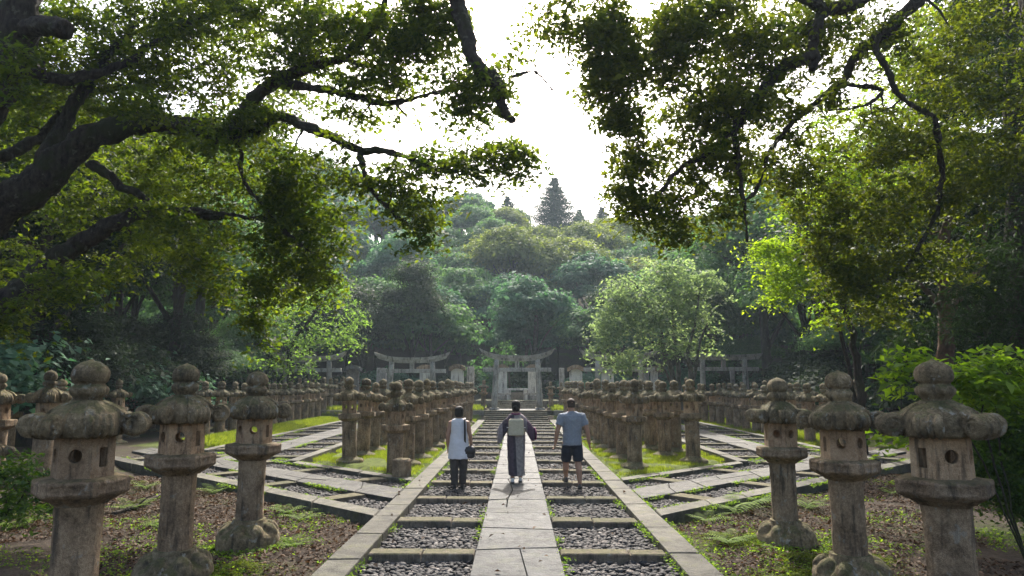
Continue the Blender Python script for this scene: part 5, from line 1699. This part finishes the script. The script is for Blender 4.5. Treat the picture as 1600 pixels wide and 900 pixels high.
def cedar_mesh(seed, h, w, nleaf):
    rng = np.random.default_rng(seed)
    tiers = int(h * 1.7)
    C, N = [], []
    for k in range(tiers):
        t = k / tiers
        z = h * (0.16 + 0.84 * t)
        R0 = w * (1 - t) ** 0.85 * (1 + rng.uniform(-0.18, 0.18)) + 0.08
        nb = 7 if t < 0.8 else 5
        for b in range(nb):
            a = 2 * PI * b / nb + rng.uniform(-.3, .3) + k
            L = R0 * rng.uniform(0.7, 1.15)
            m = max(6, int(nleaf / tiers / nb * (0.4 + 1.1 * (1 - t))))
            q = rng.random(m) ** 0.7
            p = np.stack([L * q * math.cos(a), L * q * math.sin(a), z - 0.30 * L * q + 0.25 * L * q * q], 1)
            p += rng.normal(0, 1, (m, 3)) * np.array([0.16 * L, 0.16 * L, 0.10]) * (0.4 + 0.8 * q[:, None])
            C.append(p)
            n = np.tile(np.array([math.cos(a) * .4, math.sin(a) * .4, 0.9]), (m, 1)); N.append(n)
    C, N = np.concatenate(C), np.concatenate(N)
    cm = leaf_mesh('crown', C, 0.26, M['cedar'], unit(N), 0.5, 0.3, 0.45, 0.1, None, 0.5, rng)
    mb = MB(); mb.tube([(0, 0, -1.5), (0.05, 0, h * .5), (0, 0, h * .98)], [0.34, 0.2, 0.03], 8)
    return mb.mesh('trunk', M['bark'], True), cm


CK = cedar_mesh(81, 14.5, 6.2, 60000)
for px, ytop, Y, s, lab in ((866, 275, 112, 1.0, 'tall pointed cedar standing alone above the skyline'), (793, 305, 118, 0.78, 'smaller pointed conifer on the crest left of the tall cedar'),
                            (905, 326, 116, 0.62, 'small conifer on the crest just right of the tall cedar'), (940, 322, 117, 0.7, 'second small conifer on the crest right of the tall cedar')):
    top = P(px, ytop, Y)
    plant_tree('cedar_tree', CK, (top.x, Y, top.z - 14.5 * s), s, 0.3 * px, lab, 'conifers on the hill crest')

# the dark woods at both sides
SIDE = {'left': [(-16.5, 23), (-21, 20), (-19, 28), (-25, 25), (-16.5, 33), (-22, 33.5), (-28, 31), (-18.5, 39), (-24, 41), (-30, 38), (-16, 46.5), (-21, 48), (-27, 49), (-33, 46), (-12, 51.5), (-17, 54), (-36, 40), (-33, 24), (-28, 18), (-8, 54)],
        'right': [(16, 21), (21, 19), (17.5, 27), (23, 25.5), (28, 22), (16.5, 33), (22, 32), (28, 31), (17.5, 39), (23, 41), (29, 38), (16.5, 47), (21, 49), (27, 49), (34, 45), (12.5, 52), (17, 55), (35, 36), (34, 25), (8, 54.5)]}
for side, lst in SIDE.items():
    for i, (x, y) in enumerate(lst):
        x += rh.uniform(-.8, .8); y += rh.uniform(-.8, .8)
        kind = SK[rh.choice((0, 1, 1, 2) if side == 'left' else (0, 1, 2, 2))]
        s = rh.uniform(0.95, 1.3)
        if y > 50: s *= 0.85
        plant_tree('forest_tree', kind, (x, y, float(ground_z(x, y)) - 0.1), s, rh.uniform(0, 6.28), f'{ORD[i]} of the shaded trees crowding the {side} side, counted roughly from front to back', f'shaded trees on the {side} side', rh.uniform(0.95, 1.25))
i = 0
for side, sx in (('left', -1), ('right', 1)):
    for k in range(22):
        y = rh.uniform(20, 50); x = sx * rh.uniform(15.5, 27)
        px = 808 + x / y * FPX
        if y < 47 and (1060 < px < 1215 or 405 < px < 565): continue
        plant_tree('understory_tree', SK[rh.randrange(3)], (x, y, float(ground_z(x, y)) - 0.3), rh.uniform(0.42, 0.62), rh.uniform(0, 6.28), f'{ORD[k]} low leafy understory tree in the dim wood on the {side} side', f'understory trees on the {side} side', rh.uniform(0.8, 1.1))
    for k in range(26):
        y = rh.uniform(19, 48); x = sx * rh.uniform(14.2, 22)
        if y < 26: x = sx * rh.uniform(15.5, 22)
        px = 808 + x / y * FPX
        if 1060 < px < 1215 or 405 < px < 565: continue
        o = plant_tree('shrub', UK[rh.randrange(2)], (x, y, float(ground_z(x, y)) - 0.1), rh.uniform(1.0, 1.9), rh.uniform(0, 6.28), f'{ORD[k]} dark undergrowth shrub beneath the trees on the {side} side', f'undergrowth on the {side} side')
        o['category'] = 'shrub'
for k in range(16):
    x = -17 + 34 * k / 15 + rh.uniform(-.6, .6); y = rh.uniform(50, 53.5)
    o = plant_tree('shrub', UK[rh.randrange(2)], (x, y, 0.4), rh.uniform(0.9, 1.5), rh.uniform(0, 6.28), f'{ORD[k]} shrub from the left in the hedge line behind the grave stones', 'shrubs behind the graves')
    o['category'] = 'shrub'
#@@PART5
# ------------------------------------------------------------------ low plants
def fern_mesh(seed, nf=9, L=0.55, mat=None):
    rng = random.Random(seed)
    V, F, tint = [], [], []
    for k in range(nf):
        a = 2 * PI * k / nf + rng.uniform(-.3, .3)
        ln = L * rng.uniform(0.7, 1.15)
        el = rng.uniform(0.7, 1.15)
        ca, sa = math.cos(a), math.sin(a)
        prev = None
        m = 15
        for j in range(m):
            t = j / (m - 1)
            r = ln * t * math.cos(el * (1 - 0.8 * t))
            z = ln * (t * math.sin(el) - 0.75 * t * t * math.sin(el) * 0.85)
            c = Vector((r * ca, r * sa, z))
            w = ln * 0.27 * math.sin(PI * min(1, 0.12 + t * 0.9)) ** 0.8
            for s in (-1, 1):
                tip = c + Vector((-sa * s, ca * s, -0.12)) * w + Vector((ca, sa, 0)) * w * 0.45
                b1 = c + Vector((ca, sa, 0)) * ln * 0.020
                b0 = c - Vector((ca, sa, 0)) * ln * 0.020
                mid = c.lerp(tip, 0.5) + Vector((ca, sa, 0.03)) * ln * 0.026
                b = len(V)
                V += [b0, tip, mid, b1]
                F.append((b, b + 1, b + 2, b + 3))
                tint.append(rng.random() * 0.6 + 0.2 + 0.2 * t)
    return np_mesh('fronds', [tuple(v) for v in V], F, mat or M['fern'], False, tint)


FERNS = [fern_mesh(1), fern_mesh(2, 8, 0.5), fern_mesh(3, 11, 0.6)]


def G(px, py):
    """ground point seen at px, py"""
    d = _f + _r * ((px - 800) / FPX) + _u * ((450 - py) / FPX)
    t = (-0.12 - CAM_Z) / d.z
    p = d * t
    return Vector((p.x, p.y, float(ground_z(p.x, p.y))))


for i, (px, py, s, lab) in enumerate(((1148, 800, 1.25, 'large bright fern growing below the right diagonal kerb'), (1105, 815, 0.8, 'small fern left of the large bright fern at right'), (1180, 790, 0.9, 'fern between the large bright fern and the third right lantern'),
                              (1262, 790, 0.9, 'dark fern between the two inner big lanterns on the right'), (1394, 775, 0.7, 'fern by the shaft of the far right lantern'), (1140, 850, 0.7, 'fern low on the moss left of the third right lantern'),
                              (515, 800, 0.6, 'little fern under the left diagonal kerb near the main path'), (470, 810, 0.75, 'fern under the left diagonal kerb, right of the third left lantern'), (448, 800, 0.6, 'fern touching the third left lantern foot'),
                              (335, 770, 0.8, 'fern between the second and third left lanterns'), (228, 765, 0.9, 'bright fern between the first and second left lanterns'), (205, 790, 0.8, 'fern beside the fallen branch on the left'), (250, 820, 0.7, 'fern just left of the second left lantern foot'),
                              (460, 850, 0.6, 'fern in the leaf litter right of the third left lantern'), (20, 820, 1.0, 'fern in the shade at the bottom left corner'))):
    o = link('fern', FERNS[i % 3]); p = G(px, py); o.location = p; o.scale = (s, s, s); o.rotation_euler.z = i * 1.7
    tag(o, lab, 'fern', 'ferns among the lanterns')

# shrubs near the camera
p0 = Vector((5.9, 8.3, -0.1))
small_tree(91, 'broadleaf_shrub', p0, [([P(1545, 700, 8.4), P(1530, 620, 8.4), P(1500, 580, 8.3)], .014, .006), ([P(1560, 690, 8.5), P(1560, 600, 8.5), P(1570, 560, 8.5)], .014, .006), ([P(1520, 690, 8.4), P(1450, 600, 8.2), P(1400, 562, 8.1)], .012, .006)],
           [(1420, 562, 48, 14, 8.1, 1.2), (1390, 580, 24, 10, 8.0, 1.0), (1490, 590, 40, 26, 8.3, 1.2), (1540, 600, 50, 36, 8.4, 1.2), (1585, 590, 40, 40, 8.5, 1.0), (1420, 610, 24, 14, 8.2, .7), (1400, 680, 28, 20, 7.9, .6), (1560, 560, 40, 22, 8.4, 1.0)],
           M['fern'], M['bark'], 'shrub with large bright yellow green leaves around the far right lantern top', 8.5, 0.105, 15, 0.13, 0.03, 20, 0.2, 'shrub', 0.42, 0.7, 0.012)
p0 = Vector((6.5, 8.9, -0.1))
small_tree(92, 'small_leaved_shrub', p0, [([P(1560, 700, 8.9), P(1560, 640, 8.9)], .016, .006), ([P(1590, 740, 8.9), P(1600, 660, 8.9)], .014, .006)],
           [(1560, 690, 56, 46, 8.9, 1.3), (1590, 640, 40, 40, 9, 1.2), (1530, 650, 34, 34, 8.8, 1.1), (1570, 760, 50, 40, 8.8, 1.3), (1530, 730, 30, 40, 8.7, 1.1), (1600, 700, 30, 60, 8.8, 1.2), (1600, 790, 30, 20, 8.6, 1.0)],
           M['shrub'], M['bark'], 'dense dark small leaved shrub at the right edge behind the far right lantern', 9.5, 0.058, 52, 0.11, 0.05, 20, 0.25, 'shrub', 0.5, 0.5, 0.012, 1.6)
p0 = Vector((-6.9, 9.1, -0.1))
small_tree(93, 'leafy_undergrowth', p0, [([P(40, 770, 9.1), P(40, 740, 9.1)], .015, .006), ([P(15, 770, 9.1), P(0, 740, 9.1)], .015, .006)],
           [(30, 740, 42, 30, 9.0, 1.2), (65, 760, 32, 26, 8.9, 1.1), (0, 760, 40, 36, 9.0, 1.2), (30, 785, 50, 24, 8.7, 1.1), (20, 712, 20, 10, 9.1, .7), (70, 790, 30, 14, 8.6, .9)],
           M['shrub'], M['bark'], 'leafy green undergrowth plant at the left edge beside the largest left lantern', 6.5, 0.075, 26, 0.12, 0.035, 20, 0.2, 'plant', 0.4, 0.7, 0.010, 1.6)
# fallen branch
mb = MB()
c = bez([G(175, 800) + Vector((0, 0, .04)), G(215, 790) + Vector((0, 0, .08)), G(262, 770) + Vector((0, 0, .06))], 5)
mb.tube(c, [0.035, 0.04, 0.036, 0.04, 0.034, 0.03, 0.03, 0.026, 0.022, 0.02, 0.014], 8)
mb.tube([c[5], c[5] + Vector((0.1, 0.12, 0.12)), c[5] + Vector((0.22, 0.16, 0.16))], [0.016, 0.011, 0.005], 6)
tag(mb.build('fallen_branch', M['bark'], None, True), 'fallen dark branch on the ground between the first two left lanterns', 'branch')

# grass blades, moss, dry leaves: uncountable cover
def blades(name, xy, h, mat, w=0.012, lean=0.5):
    n = len(xy)
    z = ground_z(xy[:, 0], xy[:, 1])
    B = np.column_stack([xy, z - 0.01])
    a = RNG.uniform(0, 2 * PI, n)
    H = h * RNG.uniform(0.5, 1.3, n)
    d = np.stack([np.cos(a), np.sin(a)], 1)
    s = np.stack([-np.sin(a), np.cos(a)], 1)
    ln = (lean * H * RNG.uniform(0.2, 1.2, n))[:, None]
    V = np.zeros((n, 4, 3))
    V[:, 0] = B; V[:, 0, :2] += s * w
    V[:, 1] = B; V[:, 1, :2] -= s * w
    V[:, 2] = B; V[:, 2, :2] += d * ln * 0.35 - s * w * 0.7; V[:, 2, 2] += H * 0.6
    V[:, 3] = B; V[:, 3, :2] += d * ln; V[:, 3, 2] += H
    # two faces: a quad of base + bent tip
    F = np.arange(n * 4).reshape(n, 4)[:, [1, 0, 3, 2]]
    me = np_mesh(name, V.reshape(-1, 3), F, mat, False, RNG.random(n))
    return tag(link(name, me), kind='stuff')


def keep(xy, f): return xy[f(xy[:, 0], xy[:, 1])]


def patchy(xy, sc, th):
    m = np.array([mnoise.noise(Vector((p[0] * sc, p[1] * sc, 3.3))) for p in xy])
    return xy[m > th]


gx = []
for sx in (-1, 1):
    q = scatter(110000, 2.2, 5.6, 15, 41); q[:, 0] *= sx
    q = keep(q, lambda x, y: (y > diag_y(np.abs(x), FAR_Y + 0.5)))
    gx.append(q)
gx = np.concatenate(gx)
gp = patchy(gx, 1.3, -0.10)
blades('grass', gp, 0.075, M['grass'], 0.0055)
gy = []
for sx in (-1, 1):
    q = scatter(40000, 9.65, 11.3, 23, 40); q[:, 0] *= sx; gy.append(q)
    q = scatter(24000, 2.0, 12, 40.4, 45); q[:, 0] *= sx; gy.append(q)
gy = np.concatenate(gy)
n = len(gy)
def on_terrace(x, y): return y > 40.3
a_ = gy[~on_terrace(gy[:, 0], gy[:, 1])]; b_ = gy[on_terrace(gy[:, 0], gy[:, 1])]
blades('grass', a_, 0.22, M['grass'], 0.011)
o = blades('grass', b_, 0.24, M['grass'], 0.012)
co = np.empty(len(o.data.vertices) * 3, dtype=np.float32); o.data.vertices.foreach_get('co', co)
co = co.reshape(-1, 3)
base_z = np.repeat(ground_z(b_[:, 0], b_[:, 1]), 4)
co[:, 2] += 0.46 - base_z
o.data.vertices.foreach_set('co', co.ravel())
# small weeds at the foot of the near lanterns and kerbs
wq = []
for sx in (-1, 1):
    q = scatter(11000, 2.3, 9, 3.5, 16); q[:, 0] *= sx
    q = keep(q, lambda x, y: y < diag_y(np.abs(x), NEAR_Y) - 0.1)
    wq.append(patchy(q, 0.8, 0.14))
for px, Y in ((141, 5.92), (290, 7.75), (400, 9.45), (1464, 5.9), (1312, 7.65), (1216, 9.5)):
    a = RNG.uniform(0, 2 * PI, 420); r = 0.40 + np.abs(RNG.normal(0, 0.14, 420))
    wq.append(np.stack([at(px, Y) + r * np.cos(a), Y + r * np.sin(a)], 1))
wq = np.concatenate(wq)
z = ground_z(wq[:, 0], wq[:, 1])
# weeds rooted in the joints along kerbs, bars and side paths
eq, ez = [], []
for sx in (-1, 1):
    n = 3600
    y = 5 + 33 * RNG.random(n) ** 1.3
    xk = RNG.choice([1.76, 2.18, 0.52], n, p=[.3, .5, .2])
    q = np.stack([sx * (xk + RNG.normal(0, 0.03, n)), y], 1); q = patchy(q, 0.9, 0.16); eq.append(q); ez.append(np.full(len(q), -0.03))
    n = 5000
    u = RNG.uniform(2.3, 11, n); v = RNG.choice([-0.03, 0.37, 1.14, 2.0, 2.73, 3.08], n)
    q = np.stack([sx * u, diag_y(u, NEAR_Y) + v * PERP + RNG.normal(0, 0.03, n)], 1); q = patchy(q, 0.9, 0.12); eq.append(q); ez.append(np.full(len(q), -0.02))
    n = 4500
    q = np.stack([sx * (RNG.choice([5.97, 7.08, 8.12, 9.29], n) + RNG.normal(0, 0.04, n)), RNG.uniform(19, 39, n)], 1); q = patchy(q, 0.7, 0.12); eq.append(q); ez.append(np.full(len(q), -0.02))
wq = np.concatenate([wq] + eq); z = np.concatenate([z] + ez)
C = np.repeat(np.column_stack([wq, z]), 3, 0); C += RNG.normal(0, 1, C.shape) * np.array([.035, .035, .015]); C[:, 2] += 0.03
tag(link('weeds', leaf_mesh('weeds', C, 0.035, M['fern'], None, 0, 0.9, 0.55, 0.1)), kind='stuff')
# dry leaves
lq = []
for sx in (-1, 1):
    q = scatter(36000, 2.2, 9, 3.2, 17); q[:, 0] *= sx
    q = keep(q, lambda x, y: y < diag_y(np.abs(x), NEAR_Y) - 0.05)
    lq.append(patchy(q, 0.55, -0.28))
q = scatter(2600, -9, 9, 4, 24); lq.append(q[RNG.random(len(q)) < 0.25])
lq = np.concatenate(lq)
ax = np.abs(lq[:, 0])
z = ground_z(lq[:, 0], lq[:, 1])
onp = (ax < 2.16) | (lq[:, 1] > diag_y(ax, NEAR_Y))
z = np.where(onp, np.where((ax < 0.5) | ((ax > 1.78) & (ax < 2.15)), 0.035, -0.05), z)
C = np.column_stack([lq, z + 0.012 + RNG.uniform(0, 0.02, len(lq))])
tag(link('leaf_litter', leaf_mesh('leaf_litter', C, 0.062, M['litter'], None, 0, 1.1, 0.5, 0.16, RNG.beta(1.6, 2.4, len(C)))), kind='stuff')
# moss cushions, mostly at right
mq = []
for px, py, sx_, sy_, n_ in ((1190, 850, 0.55, 0.4, 9000), (1300, 905, 0.75, 0.45, 12000), (1400, 915, 0.5, 0.35, 6000), (1215, 838, 0.45, 0.35, 6000), (1120, 838, 0.25, 0.2, 1500), (300, 905, 0.6, 0.3, 3500), (380, 890, 0.3, 0.2, 1500), (1260, 880, 0.35, 0.3, 4000), (1340, 870, 0.4, 0.3, 4000)):
    c = G(px, min(py, 899) if py < 900 else py)
    q = RNG.normal(0, 1, (n_, 2)) * np.array([sx_, sy_]) * 0.62
    r2 = (q[:, 0] / sx_) ** 2 + (q[:, 1] / sy_) ** 2
    xy = q + np.array([c.x, c.y])
    hgt = 0.09 * np.exp(-r2 * 1.2) * (0.75 + 0.6 * np.array([mnoise.noise(Vector((p[0] * 7, p[1] * 7, 0))) for p in xy]))
    mq.append(np.column_stack([xy, ground_z(xy[:, 0], xy[:, 1]) + hgt]))
mq = np.concatenate(mq)
tag(link('moss', leaf_mesh('moss', mq, 0.022, M['moss'], None, 0, 0.9, 0.6, 0.1)), kind='stuff')

# ------------------------------------------------------------------ air, sky and sun
HAZE = 0.00055
mb = MB(); mb.box(-130, 130, -40, 135, -30, 62)
hm = bpy.data.materials.new('haze_air'); hm.use_nodes = True
ht = hm.node_tree; ht.nodes.clear()
ho = ht.nodes.new('ShaderNodeOutputMaterial'); hv = ht.nodes.new('ShaderNodeVolumePrincipled')
hv.inputs['Color'].default_value = (0.72, 0.88, 1.0, 1)
hv.inputs['Density'].default_value = HAZE
hv.inputs['Anisotropy'].default_value = 0.25
ht.links.new(hv.outputs[0], ho.inputs['Volume'])
tag(mb.build('haze', hm), kind='stuff')

SUN_EL, SUN_AZ = 47.0, 4.0           # azimuth: degrees to the right of the path's direction
w = bpy.data.worlds.new('World'); scene.world = w
w.use_nodes = True
wt = w.node_tree; wt.nodes.clear()
wo = wt.nodes.new('ShaderNodeOutputWorld'); bg = wt.nodes.new('ShaderNodeBackground'); sky = wt.nodes.new('ShaderNodeTexSky')
sky.sky_type = 'NISHITA'; sky.sun_disc = False
sky.sun_elevation = R(SUN_EL); sky.sun_rotation = R(SUN_AZ)
sky.air_density = 1.0; sky.dust_density = 6.0; sky.ozone_density = 1.0
bg.inputs['Strength'].default_value = 0.15
wt.links.new(sky.outputs[0], bg.inputs['Color']); wt.links.new(bg.outputs[0], wo.inputs['Surface'])
sl = bpy.data.lights.new('sun', 'SUN'); sl.energy = 3.5; sl.angle = R(0.6); sl.color = (1.0, 0.95, 0.88)
so = bpy.data.objects.new('sun', sl); COL.objects.link(so)
dirv = Vector((math.sin(R(SUN_AZ)) * math.cos(R(SUN_EL)), math.cos(R(SUN_AZ)) * math.cos(R(SUN_EL)), math.sin(R(SUN_EL))))
so.rotation_euler = dirv.to_track_quat('Z', 'Y').to_euler()
so.location = dirv * 90
vs = scene.view_settings
scene.display_settings.display_device = 'sRGB'
vs.view_transform = 'Standard'; vs.look = 'None'; vs.gamma = 1.0; vs.use_curve_mapping = False
vs.exposure = 1.42
cy = scene.cycles
cy.max_bounces = 7; cy.diffuse_bounces = 4; cy.glossy_bounces = 2; cy.transmission_bounces = 4; cy.volume_bounces = 1; cy.transparent_max_bounces = 4
cy.sample_clamp_indirect = 6.0
cy.caustics_reflective = False; cy.caustics_refractive = False
cy.use_denoising = True
try: cy.denoiser = 'OPENIMAGEDENOISE'
except Exception: pass
